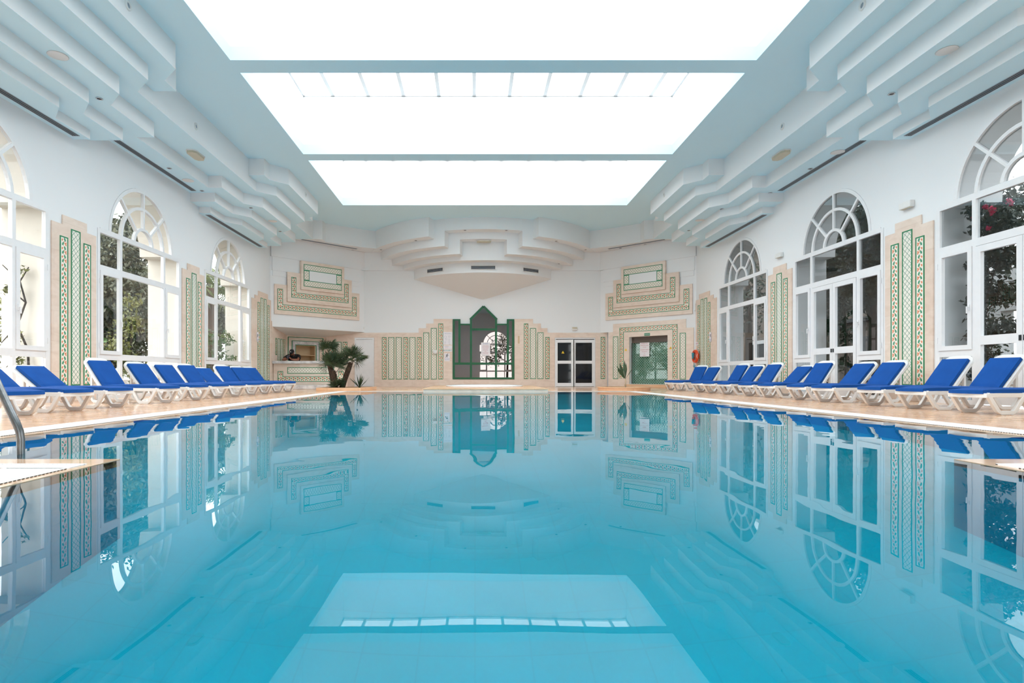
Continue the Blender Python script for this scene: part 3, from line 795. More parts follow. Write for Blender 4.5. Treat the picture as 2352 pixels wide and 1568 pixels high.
for nm, u0, u1, ang in (('a', d2[0] + .052, dm - .012, -8), ('b', dm + .03, d2[1] - .052, 0)):
    T = BK
    if ang:
        hx = u0
        def T(u, v, n, hx=hx, a=rad(ang)): return (hx + (u - hx) * math.cos(a) - (n - .012) * math.sin(a) * 0, 23 - n + (u - hx) * math.sin(a), v)
    e = MB(T); n0, n1 = .012, .047
    e.box(u0, u0 + .06, .01, 1.9, n0, n1).box(u1 - .085, u1, .01, 1.9, n0, n1)
    for v0, v1 in ((.01, .15), (.93, 1.05), (1.78, 1.9)): e.box(u0 + .06, u1 - .085, v0, v1, n0, n1)
    lf = e.build('door_leaf', 'frame', r)
    for v0, v1 in ((.14, .94), (1.04, 1.79)): MB(T).box(u0 + .055, u1 - .08, v0, v1, .02, .03).build('pane', 'door_black', lf)
settle(r, BK((d2[0] + d2[1]) / 2, 0, 0))

r = empty('window_9', kind='structure', label='green framed gabled window with dark reflective glass in the far wall')
b = MB(BK); n0, n1 = .002, .075; gb = .30
X = [bx(p) for p in (1040, 1055.3, 1081.8, 1139.2, 1166.3, 1181)]
zt, zm, ze, za = bz(733), bz(743.5), bz(733.5), bz(702)
ztr0, ztr1 = bz(837.5), bz(832.3)
w = .085
def vb(x, v0, v1, ww=w): b.box(x - ww / 2, x + ww / 2, v0, v1, n0, n1)
vb(X[0] + w / 2, gb, zt); vb(X[5] - w / 2, gb, zt)
vb(X[1], ztr0, zt); vb(X[4], ztr0, zt); vb(X[2], gb, ze); vb(X[3], gb, ze)
b.box(X[0], X[5], gb, gb + .075, n0, n1 - .001); b.box(X[0], X[5], ztr0, ztr1, n0, n1 - .001)
b.box(X[0], X[1] + w / 2, zt - .06, zt, n0, n1 - .002); b.box(X[4] - w / 2, X[5], zt - .06, zt, n0, n1 - .002)
b.box(X[1], X[2], zm - .06, zm, n0, n1 - .002); b.box(X[3], X[4], zm - .06, zm, n0, n1 - .002)
b.box(X[2], X[3], bz(759), bz(754), n0, n1 - .002)
xa = (X[2] + X[3]) / 2
b.bar((X[2] - .035, ze - .01), (xa, za - .03), .09, n0, n1 - .001); b.bar((X[3] + .035, ze - .01), (xa, za - .03), .09, n0, n1 - .001)
b.build('window_frame', 'dkgreen', r)
def gp(poly): MB(BK).prism(poly, .01, .02).build('pane', 'mirror', r)
def gr(a, c, v0, v1): gp([(a, v0), (c, v0), (c, v1), (a, v1)])
gr(X[0] + .05, X[1], ztr1 - .01, zt - .03); gr(X[1], X[2], ztr1 - .01, zm - .03); gr(X[3], X[4], ztr1 - .01, zm - .03); gr(X[4], X[5] - .05, ztr1 - .01, zt - .03)
gr(X[2], X[3], ztr1 - .01, bz(756)); gp([(X[2], bz(756)), (X[3], bz(756)), (X[3], ze), (xa, za - .06), (X[2], ze)])
gr(X[0] + .05, X[2], gb + .04, ztr0 + .01); gr(X[2], X[3], gb + .04, ztr0 + .01); gr(X[3], X[5] - .05, gb + .04, ztr0 + .01)
settle(r, BK(xa, gb, 0))

# ------------------------------------------------------------------ signs, notices and small fittings
def notice(T, u0, u1, v0, v1, n, lines, label, cat='notice', mat='paper', name='notice', size=.04):
    r = empty(name, label=label, cat=cat)
    MB(T).box(u0, u1, v0, v1, n, n + .004).build('sheet', mat, r)
    for (body, sz, u, v, mt) in lines: text(body, sz, T, u, v, n + .006, mt, r)
    settle(r, T((u0 + u1) / 2, v0, n))
    return r
def block_lines(u0, u1, v0, v1, rows, mat, seed):
    rg = random.Random(seed); words = 'DOUCHE OBLIGATOIRE AVANT LA PISCINE MERCI SHOWER BEFORE SWIMMING PLEASE RESPECT THE OPENING HOURS'.split()
    out = []
    for k in range(rows):
        out.append((' '.join(rg.sample(words, 3)), .045, (u0 + u1) / 2, v1 - (v1 - v0) * (k + .5) / rows, mat))
    return out
notice(BK, bx(1105), bx(1125.6), bz(817), bz(786.5), .08,
       [('REGLEMENT', .04, bx(1115), bz(789.5), 'blueink')] + [(t, .026, bx(1115), bz(794 + 2.6 * k), 'redink') for k, t in enumerate(('PISCINE COUVERTE', 'DOUCHE OBLIGATOIRE', 'BONNET CONSEILLE', 'NE PAS COURIR', 'NE PAS PLONGER', 'MERCI', 'INDOOR POOL RULES', 'PLEASE SHOWER'))],
       'white printed notice taped on the green framed window glass')
notice(DRF, 1.91, 2.31, 1.18, 1.75, -.185,
       [(t, .04, 2.11, v, 'redink') for t, v in (('INTERDIT AUX', 1.68), ('MOINS DE 16 ANS', 1.61), ('ET AUX', 1.54), ('NO ENTRY UNDER', 1.44), ('THE AGE OF', 1.37), ('16', 1.30), ('MERCI', 1.23))],
       'white notice with red print on the steam room glass')
r = notice(BK, bx(1018), bx(1039), bz(791.6), bz(762.5), CT + .001,
       [('Plan de la piscine', .036, bx(1028.5), bz(766), 'blueink'), ('24', .03, bx(1022), bz(790), 'ink'), ('Hotel', .026, bx(1033), bz(790), 'ink')], 'white information board left of the green window, topmost of the signs', 'sign', name='information_board')
b = MB(BK)
for px, py, s in ((1023, 774, .05), (1032, 773, .035), (1025, 779, .03), (1032, 780, .03), (1022.5, 786, .03), (1032, 785.5, .03)):
    for a in range(10):
        t0, t1 = 2 * PI * a / 10, 2 * PI * (a + 1) / 10
        u, v = bx(px), bz(py)
        b.bar((u + s * math.cos(t0), v + s * math.sin(t0)), (u + s * math.cos(t1), v + s * math.sin(t1)), .005, CT + .005, CT + .007)
b.T = BK
o = b.build('drawing', 'greyslot', r); o.location = -Vector(r.location)
notice(BK, bx(1018), bx(1038.6), bz(801), bz(793.5), CT + .001, [('ATTENTION', .028, bx(1026), bz(795.5), 'ink'), ('PEDILUVE', .028, bx(1026), bz(798.6), 'redink')], 'small pale sign under the information board', 'sign', name='small_sign')
r = notice(BK, bx(1018), bx(1038.6), bz(807.3), bz(802), CT + .001, [('HAMMAM', .062, bx(1026), bz(804.5), 'tealink'), ('ACC', .062, bx(1034.5), bz(804.5), 'tealink')], 'white strip sign with green letters and red arrow', 'sign', name='direction_sign')
b = MB(BK); b.prism([(bx(1018.6), bz(804.6)), (bx(1020.3), bz(803.2)), (bx(1020.3), bz(806))], CT + .005, CT + .007); o = b.build('arrow', 'redink', r); o.location = -Vector(r.location)
def runner(T, u, v, s, n, parent):
    b = MB(T)
    def ln(p, q, w): b.bar((u + p[0] * s, v + p[1] * s), (u + q[0] * s, v + q[1] * s), w * s, n, n + .002)
    ln((.05, .25), (-.1, -.1), .2); ln((-.1, -.1), (.12, -.25), .13); ln((.12, -.25), (.05, -.5), .12); ln((-.1, -.1), (-.22, -.36), .13); ln((-.22, -.36), (-.5, -.42), .11)
    ln((.05, .22), (.28, .02), .1); ln((.28, .02), (.45, .1), .09); ln((.02, .25), (-.25, .22), .1); ln((-.25, .22), (-.38, 0), .09)
    b.prism([(u + (.2 + .11 * math.cos(2 * PI * k / 10)) * s, v + (.42 + .11 * math.sin(2 * PI * k / 10)) * s) for k in range(10)], n, n + .002)
    o = b.build('running_figure', 'ink', parent)
    o.location = -Vector(parent.location)
r = notice(BK, bx(1021), bx(1033.2), bz(829), bz(811.2), CT + .001, [('NO RUN', .05, bx(1027), bz(824.2), 'blueink'), ('INTERDIT DE COURIR', .02, bx(1027), bz(826.8), 'ink')], 'white sign with black running figure left of the green window', 'sign', name='no_running_sign')
runner(BK, bx(1027), bz(816.5), .15, CT + .0055, r)
for T, sd in ((WL, 'left'), (WR, 'right')):
    r = notice(T, 18.82, 18.98, 1.58, 1.9, .04, [('NO RUN', .035, 18.9, 1.66, 'blueink'), ('INTERDIT', .03, 18.9, 1.61, 'ink')], 'white no-running sign on the corner panel of the %s wall' % sd, 'sign', name='no_running_sign')
    runner(T, 18.9, 1.79, .13, .0445, r)
r = empty('exit_sign', label='small green exit sign above the steam room doorway', cat='sign')
MB(DRF).box(1.77, 2.0, 1.965, 2.06, .031, .045).build('plate', 'signgreen', r); text('HAMMAM', .05, DRF, 1.885, 2.012, .047, 'paper', r); settle(r, DRF(1.88, 1.96, .03))
def warn(T, u, v, s, n, label):
    r = empty('warning_triangle', label=label, cat='sign', group='yellow warning triangles')
    MB(T).prism([(u - s, v - s * .8), (u + s, v - s * .8), (u, v + s)], n, n + .003).build('plate', 'yellow', r)
    text('!', s * 1.3, T, u, v - s * .18, n + .005, 'ink', r, 'symbol'); settle(r, T(u, v - s, n))
warn(DRF, 2.79, 1.46, .055, .031, 'small yellow warning triangle left of the steam room doorway')
warn(DRF, .95, 1.47, .055, .031, 'small yellow warning triangle right of the steam room doorway')
warn(BK, bx(1292), bz(809), .06, .105, 'yellow warning triangle on the ajar left leaf of the double door')
b = MB(BK); b.box(bx(1189.5), bx(1193), bz(789), bz(771.5), CT + .001, CT + .02); tag(b.build('thermometer', 'wood'), 'narrow wooden thermometer on marble right of the green window', 'thermometer')
b = MB(BK); b.box(bx(995), bx(1003.5), bz(811), bz(804), CT + .01, CT + .09); b.box(bx(997), bx(1003), bz(813), bz(811), CT + .02, CT + .07); tag(b.build('wall_thermostat', 'plastic', bevel=.006), 'small white wall unit on the eighth tile strip', 'wall unit')
b = MB(BK); b.box(bx(832), bx(838), bz(756), bz(750.5), .003, .03); tag(b.build('call_point', 'plastic', bevel=.004), 'small white square box on plaster above the white door', 'wall box')
r = empty('emergency_light', label='white emergency light with green strip above the glazed double door', cat='lamp')
MB(BK).box(bx(1313), bx(1326), bz(758), bz(750.5), .003, .06).build('housing', 'plastic', r, bevel=.008); MB(BK).box(bx(1314), bx(1325), bz(755), bz(751.5), .06, .066).build('lens', 'cream', r); settle(r, BK(bx(1320), bz(758), 0))
def wall_lamp(u, label):
    r = empty('emergency_light', label=label, cat='lamp', group='white emergency lights on the right wall')
    MB(WR).box(u - .14, u + .14, 3.5, 3.62, .003, .09).build('housing', 'plastic', r, bevel=.012); MB(WR).box(u - .11, u + .11, 3.495, 3.5, .02, .075).build('lens', 'cream', r); settle(r, WR(u, 3.5, 0))
wall_lamp(10.3, 'white emergency light on right wall above the nearest tiled pier'); wall_lamp(14.62, 'white emergency light on right wall above the farther tiled pier')
b = MB(WR); b.box(19.97, 20.14, 1.52, 1.64, .04, .044); o = b.build('safety_sign', 'paper'); tag(o, 'tiny red lettered sign above the orange life ring', 'sign')
text('BOUEE', .045, WR, 20.055, 1.58, .046, 'redink', o)
# coat hook on the corner
b = MB(WR); b.tube([(20.12, 3.0, .041), (20.12, 3.0, .07), (20.12, 2.8, .07), (20.12, 2.74, .09), (20.12, 2.78, .11)], .012, 6); tag(b.build('cable_bracket', 'plastic', smooth=True), 'white bent wall bracket in the right corner above the life ring', 'bracket')

def oct_lamp(T3, label, rz):
    r = empty('ceiling_lamp', T3, rz, label=label, cat='lamp', group='cream octagonal emergency lamps under the soffits')
    b = MB(); p = [(-.26, -.06), (-.18, -.11), (.18, -.11), (.26, -.06), (.26, .06), (.18, .11), (-.18, .11), (-.26, .06)]
    b.prism(p, -.07, -.002); b.build('lens', 'cream', r, bevel=.012)
    b = MB(); b.prism([(x * 1.06, y * 1.12) for x, y in p], -.025, -.001); b.build('base_plate', 'plastic', r)
oct_lamp((-6.27, 12.7, 5.436), 'cream octagonal lamp under the left soffit', PI / 2)
oct_lamp((6.87, 12.7, 5.436), 'cream octagonal lamp under the right soffit', PI / 2)
oct_lamp((.33, 20.9, 5.436), 'cream octagonal lamp under the curved central soffit', 0)

# linear air vents under the soffits and louvres on the bay
def slot_vent(p0, p1, z, w, label, group):
    d = Vector((p1[0] - p0[0], p1[1] - p0[1])); ln = d.length
    r = empty('slot_vent', ((p0[0] + p1[0]) / 2, (p0[1] + p1[1]) / 2, z), math.atan2(d.y, d.x), label, 'air vent', group)
    b = MB(); rect_frame(b, -ln / 2, ln / 2, -w / 2, w / 2, .012, -.008, -.001); b.build('frame', 'greyslot', r)
    MB().box(-ln / 2 + .01, ln / 2 - .01, -w / 2 + .01, w / 2 - .01, -.003, -.001).build('slot', 'dark', r)
    b = MB()
    for k in (1, 2): b.box(-ln / 2 + .01, ln / 2 - .01, -w / 2 + w * k / 3 - .006, -w / 2 + w * k / 3 + .006, -.009, -.001)
    b.build('slat', 'greyslot', r)
for sg, sd, xw in ((-1, 'left', -7.3), (1, 'right', 7.9)):
    x = xw - sg * .17
    slot_vent((x, 6.4), (x, 10.12), 4.747, .13, 'long slot vent above the nearest %s window' % sd, 'slot vents along the soffits')
    slot_vent((x, 10.95), (x, 14.35), 5.141, .13, 'long slot vent above the middle %s window' % sd, 'slot vents along the soffits')
    slot_vent((x, 15.1), (x, 18.85), 4.747, .13, 'long slot vent above the farthest %s window' % sd, 'slot vents along the soffits')
slot_vent((-6.36, 20.75), (-4.66, 22.3), 5.436, .1, 'slot vent under the soffit above the bar alcove', 'slot vents along the soffits')
slot_vent((6.96, 20.75), (5.26, 22.3), 5.436, .1, 'slot vent under the soffit above the steam room', 'slot vents along the soffits')
def bay_vent(ang, wd, label):
    r = empty('louvre_vent', label=label, cat='air vent', group='louvred vents on the curved bay')
    a = ang
    def T(u, v, n): 
        return (CX + (3.32 + n) * math.sin(a) + u * math.cos(a), CY - (3.32 + n) * math.cos(a) + u * math.sin(a), v)
    b = MB(T); zc = 4.545
    rect_frame(b, -wd / 2, wd / 2, zc - .08, zc + .08, .018, .002, .03); b.build('frame', 'plastic', r)
    MB(T).box(-wd / 2 + .015, wd / 2 - .015, zc - .065, zc + .065, .004, .008).build('duct', 'dark', r)
    b = MB(T)
    for k in range(3): b.box(-wd / 2 + .015, wd / 2 - .015, zc - .042 + k * .036, zc - .03 + k * .036, .008, .026)
    b.build('slat', 'greyslot', r); settle(r, T(0, zc - .08, 0))
bay_vent(0, .95, 'wide dark louvre vent in the middle of the curved bay')
bay_vent(-rad(34), .8, 'dark louvre vent on the left side of the curved bay'); bay_vent(rad(34), .8, 'dark louvre vent on the right side of the curved bay')

# downlights and sprinklers
def downlight(x, y, z, label):
    r = empty('downlight', (x, y, z), 0, label, 'downlight', 'small recessed downlights')
    MB().lathe([(.05, -.001), (.055, -.008), (.04, -.012), (.036, -.004)], 16).build('rim', 'chrome', r, smooth=True)
    MB().lathe([(.037, -.004), (0, -.004)], 16).build('lens', 'dark', r)
def spotpx(px, py, zr): 
    Y = 1300 * zr / (861 - py); return ((px - 1091) / 1300 * Y, Y, zr + .47)
dl = [(228, 226, 4.671, 'near left soffit block'), (389, 386, 4.671, 'middle left soffit'), (464, 437.5, 4.671, 'left soffit before the far block'), (576.5, 477, 4.671, 'far left soffit block front'), (643.5, 531, 4.671, 'far left soffit block rear'),
      (2048, 215, 4.671, 'near right soffit block'), (1861, 387, 4.671, 'middle right soffit'), (1769, 442.5, 4.671, 'right soffit before the far block'), (1658, 479.5, 4.671, 'far right soffit block front'), (1582, 529, 4.671, 'far right soffit block rear'),
      (744.5, 563.5, 4.966, 'soffit over bar, nearer corner'), (809, 574.5, 4.966, 'soffit over bar, nearer bay'), (1425, 569.5, 4.966, 'soffit over steam room, nearer bay'), (1482, 561, 4.966, 'soffit over steam room, nearer corner'),
      (955, 552, 4.966, 'left outer tier of the bay'), (875, 573, 4.966, 'left root of the bay'), (1277.5, 553.5, 4.966, 'right outer tier of the bay'), (1345, 573, 4.966, 'right root of the bay'),
      (1068, 528.5, 5.227, 'upper centre of the bay, left one'), (1163, 528.5, 5.227, 'upper centre of the bay, right one'), (1018.5, 592, 4.442, 'left lower tier of the bay'), (941, 605, 4.442, 'left lower tier, outer end'), (1212, 593.5, 4.442, 'right lower tier of the bay'), (1283, 605.5, 4.442, 'right lower tier, outer end')]
for px, py, zr, w in dl:
    x, y, z = spotpx(px, py, zr); downlight(x, y, z - .001, 'tiny recessed downlight, ' + w)
def speaker(px, py, zr, label):
    x, y, z = spotpx(px, py, zr)
    r = empty('ceiling_speaker', (x, y, z), 0, label, 'speaker', 'round white speakers under the soffits')
    MB().lathe([(.13, -.001), (.135, -.006), (.12, -.012), (.09, -.012)], 24).build('rim', 'plastic', r, smooth=True)
    MB().lathe([(.09, -.01), (.05, -.014), (0, -.015)], 24).build('grille', 'plastic', r, smooth=True)
speaker(133, 127, 4.671, 'round white ceiling speaker in the near left soffit'); speaker(2175, 115.5, 4.671, 'round white ceiling speaker in the near right soffit')
speaker(1924, 349, 4.671, 'round white ceiling speaker in the middle right soffit'); speaker(432, 414, 4.671, 'round white ceiling speaker in the middle left soffit')
speaker(626, 507.5, 4.671, 'round white ceiling speaker in the far left soffit'); speaker(1607, 505.5, 4.671, 'round white ceiling speaker in the far right soffit')
def nozzle(T, u, v, n, label):
    r = empty('wall_nozzle', label=label, cat='air nozzle', group='small round nozzles on the soffit faces')
    def ring_pts(rr, nn): return [T(u + rr * math.cos(2 * PI * k / 14), v + rr * math.sin(2 * PI * k / 14), nn) for k in range(14)]
    b = MB(); i = b.add(ring_pts(.075, n + .001) + ring_pts(.07, n + .02) + ring_pts(.045, n + .02) + ring_pts(.04, n + .005))
    for q in range(3):
        for k in range(14): b.f.append((i + q * 14 + k, i + q * 14 + (k + 1) % 14, i + (q + 1) * 14 + (k + 1) % 14, i + (q + 1) * 14 + k))
    b.build('ring', 'plastic', r, smooth=True)
    b = MB(); b.face(ring_pts(.042, n + .006)); b.build('core', 'greyslot', r); settle(r, T(u, v, n))
for T, sd in ((WL, 'left'), (WR, 'right')):
    nozzle(T, 12.0, 5.74, 1.38, 'small round nozzle on the middle face of the %s soffit' % sd)
    nozzle(T, 8.35, 5.92, 2.18, 'small round nozzle on the near block of the %s soffit' % sd)
    nozzle(T, 17.1, 5.92, 2.18, 'small round nozzle on the far block of the %s soffit' % sd)

# ------------------------------------------------------------------ bar, niche, person
r = empty('bar_counter', label='marble bar counter with tiled front in the left far alcove', cat='bar counter')
MB().box(-7.23, -4.6, 20.3, 20.45, .003, .88).build('front_panel', 'marble', r)
MB().box(-7.24, -4.55, 20.2, 20.86, .88, .975).build('countertop', 'white_marble', r, bevel=.006)
strip(BARF, -6.73, -5.05, .52, .75, 'LB', .001, r)
u_band(BARF, r, -7.07, -4.71, .235, .61, .185, .001)
settle(r, (-5.9, 20.5, 0))
b = MB(); b.box(-7.1, -4.9, 18.75, 20.27, .003, .125); tag(b.build('bar_step', 'white_marble', bevel=.01), 'low veined marble step in front of the bar counter', 'step')
r = empty('display_niche', label='pale wooden shelf niche with marble surround behind the bar', cat='niche')
b = MB(ADF); b.box(.22, .36, .9, 1.79, .003, .03).box(1.23, 1.36, .9, 1.79, .003, .03).box(.36, 1.23, 1.66, 1.79, .003, .03); b.build('marble_surround', 'white_marble', r)
b = MB(ADF)
for s0, s1, v1 in ((.04, 1.56, 1.95), (.2, 1.38, 1.81), (.34, 1.25, 1.66)):
    b.box(s0, s0 + .022, .9, v1, .003, .034).box(s1 - .022, s1, .9, v1, .003, .034).box(s0 + .022, s1 - .022, v1 - .022, v1, .003, .034)
b.build('green_border', 'green', r)
b = MB(ADF); t = .015
b.box(.385, .4, .905, 1.635, -.38, .0).box(1.19, 1.205, .905, 1.635, -.38, .0).box(.4, 1.19, 1.62, 1.635, -.38, .0).box(.4, 1.19, .905, .92, -.38, .0).box(.4, 1.19, .92, 1.62, -.38, -.365)
b.build('cabinet_box', 'wood', r); MB(ADF).box(.4, 1.19, 1.235, 1.255, -.364, -.01).build('shelf', 'wood', r); settle(r, ADF(.8, .9, 0))

# ------------------------------------------------------------------ planters and plants
def frond_fan(b, base, d, up, plen, rad_, nb, rg, wid=.012, droop=.18):
    """Petiole and a fan of narrow blades."""
    d = Vector(d).normalized(); base = Vector(base)
    tip = base + d * plen
    b.tube([base, (base + tip) / 2 + Vector((0, 0, .01)), tip], [.009, .007, .005], 5)
    side = d.cross(Vector((0, 0, 1)))
    if side.length < .05: side = Vector((1, 0, 0))
    side.normalize(); nrm = side.cross(d).normalized(); roll = rg.uniform(-1.25, 1.25)
    side, nrm = side * math.cos(roll) + nrm * math.sin(roll), nrm * math.cos(roll) - side * math.sin(roll)
    for k in range(nb):
        a = rad(-112 + 224 * k / (nb - 1)) + rg.uniform(-.04, .04)
        v = d * math.cos(a) + side * math.sin(a)
        ln = rad_ * (1 - .22 * abs(math.sin(a / 2)) ** 2) * rg.uniform(.88, 1.05)
        p1 = tip + v * ln * .6 + nrm * .02 * math.cos(a); p2 = tip + v * ln - Vector((0, 0, droop * ln * rg.uniform(.3, 1)))
        w = v.cross(nrm).normalized() * wid
        i = b.add([tuple(tip - w * .3), tuple(tip + w * .3), tuple(p1 + w), tuple(p2), tuple(p1 - w)])
        b.f.append((i, i + 1, i + 2, i + 3, i + 4))
def palm_crown(c, n, rad_, seed, plen=.2, tilt=(-.35, .95)):
    rg = random.Random(seed); b = MB()
    for k in range(n):
        a = 2 * PI * k / n * 1.618 * 2 + rg.uniform(-.3, .3); e = rg.uniform(*tilt) * PI / 2
        d = (math.cos(a) * math.cos(e), math.sin(a) * math.cos(e), math.sin(e))
        frond_fan(b, c, d, None, plen * rg.uniform(.8, 1.2), rad_ * rg.uniform(.9, 1.15), 22, rg, .0075, .07)
    return b
r = empty('palm_planter', label='low angular peach marble planter at the left far pool corner', cat='planter')
pp = [(-4.62, 16.45), (-3.32, 16.45), (-3.15, 17.3), (-3.15, 18.1), (-4.62, 18.1)]
ip = [(-4.54, 16.53), (-3.38, 16.53), (-3.23, 17.32), (-3.23, 18.02), (-4.54, 18.02)]
b = MB(); b.ring(pp, ip, .003, .1); b.build('rim', 'curb', r)
MB().prism(ip, .004, .075).build('soil', 'soil', r); settle(r, (-3.9, 17.2, 0))
r = empty('fan_palm', label='three-headed dwarf fan palm in the angular planter', cat='palm')
def trunk(pts, rs, seed):
    b = MB(); b.tube(pts, rs, 10)
    rg = random.Random(seed)
    for k in range(60):
        t = rg.random() * (len(pts) - 1.001); j = int(t); p = Vector(pts[j]).lerp(Vector(pts[j + 1]), t - j); rr = rs[j] + (rs[j + 1] - rs[j]) * (t - j)
        a = rg.uniform(0, 2 * PI); o = Vector((math.cos(a), math.sin(a), 0))
        s_ = Vector((-o.y, o.x, 0)) * .025
        i = b.add([tuple(p + o * rr * .9 - s_), tuple(p + o * rr * .9 + s_), tuple(p + o * (rr + .035) + Vector((0, 0, .07)))]); b.f.append((i, i + 1, i + 2))
    return b.build('trunk', 'bark', r)
PA, PB_, PC = Vector((-4.46, 17.2, 1.27)), Vector((-3.72, 17.1, .98)), Vector((-4.22, 16.85, .74))
trunk([(-4.25, 17.15, .076), (-4.34, 17.18, .5), (-4.45, 17.2, .9), tuple(PA - Vector((0, 0, .12)))], [.1, .085, .075, .07], 1)
trunk([(-4.02, 17.1, .076), (-3.93, 17.1, .35), (-3.82, 17.1, .65), tuple(PB_ - Vector((.03, 0, .14)))], [.085, .08, .08, .065], 2)
trunk([(-4.2, 16.95, .076), (-4.2, 16.9, .35), tuple(PC - Vector((0, 0, .14)))], [.09, .085, .06], 3)
palm_crown(PA - Vector((0, 0, .1)), 9, .3, 11, .16, (.3, .98)).build('frond', 'frond', r)
palm_crown(PB_ - Vector((0, 0, .08)), 15, .36, 12, .2, (.0, .95)).build('frond', 'frond', r)
palm_crown(PC - Vector((0, 0, .05)), 16, .36, 13, .2, (-.1, .95)).build('frond', 'frond', r)
palm_crown(Vector((-4.1, 16.85, .12)), 8, .24, 14, .1, (.1, .7)).build('frond', 'frond', r); settle(r, (-4.15, 17.0, .076))
def blades(c, n, ln, seed, spread=.6, wid=.03, elev=(.55, 1.4)):
    rg = random.Random(seed); b = MB(); c = Vector(c)
    for k in range(n):
        a = 2 * PI * k / n + rg.uniform(-.3, .3); e = rg.uniform(*elev)
        d = Vector((math.cos(a) * math.cos(e), math.sin(a) * math.cos(e), math.sin(e))); L = ln * rg.uniform(.75, 1.1)
        w = d.cross(Vector((0, 0, 1))).normalized() * wid; nn = w.cross(d).normalized() * .01
        p = [c + w * .4, c + d * L * .45 + w, c + d * L - Vector((0, 0, .05 * spread)), c + d * L * .45 - w, c - w * .4]
        i = b.add([tuple(q) for q in p] + [tuple(c + d * L * .45 - nn)])
        b.f += [(i, i + 1, i + 5), (i + 1, i + 2, i + 5), (i + 2, i + 3, i + 5), (i + 3, i + 4, i + 5), (i + 4, i, i + 5)]
    return b
r = empty('spiky_yucca', label='small spiky yucca at the door end of the angular planter', cat='plant')
blades((-3.5, 17.15, .076), 18, .46, 21, .6, .022, (.7, 1.45)).build('leaf_rosette', 'frond', r); settle(r, (-3.5, 17.15, .076))
r = empty('round_planter', label='low half-round peach marble planter before the steam room', cat='planter')
oc = [(4.55 + .78 * math.cos(2 * PI * k / 40), 17.3 + .78 * math.sin(2 * PI * k / 40)) for k in range(40)]; ic = [(4.55 + .68 * math.cos(2 * PI * k / 40), 17.3 + .68 * math.sin(2 * PI * k / 40)) for k in range(40)]
b = MB(); b.ring(oc, ic, .003, .085); ox = [(4.55 + (p[0] - 4.55) * 1.03, 17.3 + (p[1] - 17.3) * 1.03) for p in oc]; b.ring(ox, ic, .085, .11); b.build('rim', 'curb', r)
MB().prism(ic, .004, .07).build('soil', 'soil', r); settle(r, (4.55, 17.3, 0))
r = empty('dracaena', label='sparse dark-leaved plant on a thin stem in the half-round planter', cat='plant')
MB().tube([(4.57, 17.2, .07), (4.575, 17.2, .2), (4.57, 17.2, .36)], [.022, .02, .018], 8).build('stem', pm('pale_stem', lin(196, 170, 140), .8), r, smooth=True)
b = MB()
for dx, dz, w in ((-.28, .42, .035), (-.2, .52, .045), (-.02, .58, .05), (.2, .35, .012), (.03, .5, .035), (-.25, .3, .03)):
    c = Vector((4.57, 17.2, .34)); t = c + Vector((dx, random.uniform(-.1, .1), dz)); md = c.lerp(t, .55) + Vector((dx * .1, 0, .03))
    wv = Vector((dz, 0, -dx)).normalized() * w
    i = b.add([tuple(c), tuple(md + wv), tuple(t), tuple(md - wv), tuple(md - Vector((0, .02, 0)))]); b.f += [(i, i + 1, i + 4), (i + 1, i + 2, i + 4), (i + 2, i + 3, i + 4), (i + 3, i, i + 4)]
b.build('leaf_rosette', 'frond', r); settle(r, (4.57, 17.2, .07))

# life ring on the right corner
r = empty('life_ring', label='orange life ring hung in the right far corner', cat='life ring')
b = MB(); yc, zc = 19.98, 1.13
for k in range(32):
    pass
R_, q_ = .19, .055; n, m_ = 32, 10
i = b.add([(7.8 + q_ * math.cos(2 * PI * j / m_) - .02, yc + (R_ + q_ * math.sin(2 * PI * j / m_)) * math.cos(2 * PI * k / n), zc + (R_ + q_ * math.sin(2 * PI * j / m_)) * math.sin(2 * PI * k / n)) for k in range(n) for j in range(m_)])
for k in range(n):
    for j in range(m_): b.f.append((i + k * m_ + j, i + k * m_ + (j + 1) % m_, i + ((k + 1) % n) * m_ + (j + 1) % m_, i + ((k + 1) % n) * m_ + j))
b.build('ring', 'orange', r, smooth=True)
b = MB()
b.tube([(7.78 - .04 * math.cos(4 * t), yc + .235 * math.cos(t), zc + .235 * math.sin(t)) for t in [2 * PI * k / 40 for k in range(41)]], .008, 6); b.build('grab_line', 'plastic', r, smooth=True)
settle(r, (7.85, yc, zc - .25))
rg = random.Random(5); b = MB()
pts = [(7.7 + rg.uniform(-.02, .01), yc + .08 * math.sin(k * 1.9) + rg.uniform(-.03, .03), zc + .12 - .26 * (k % 7) / 7 * rg.uniform(.6, 1)) for k in range(40)]
b.tube(pts, .014, 6); b.tube([(7.76, yc, zc - .1), (7.75, yc + .05, zc - .28), (7.74, yc - .02, zc - .4), (7.74, yc + .1, zc - .34), (7.74, yc - .08, zc - .3), (7.75, yc + .03, zc - .5), (7.76, yc + .02, zc - .66)], .01, 6)
tag(b.build('rescue_rope', 'teal', smooth=True), 'teal rescue rope bundled inside and hanging below the life ring', 'rope')

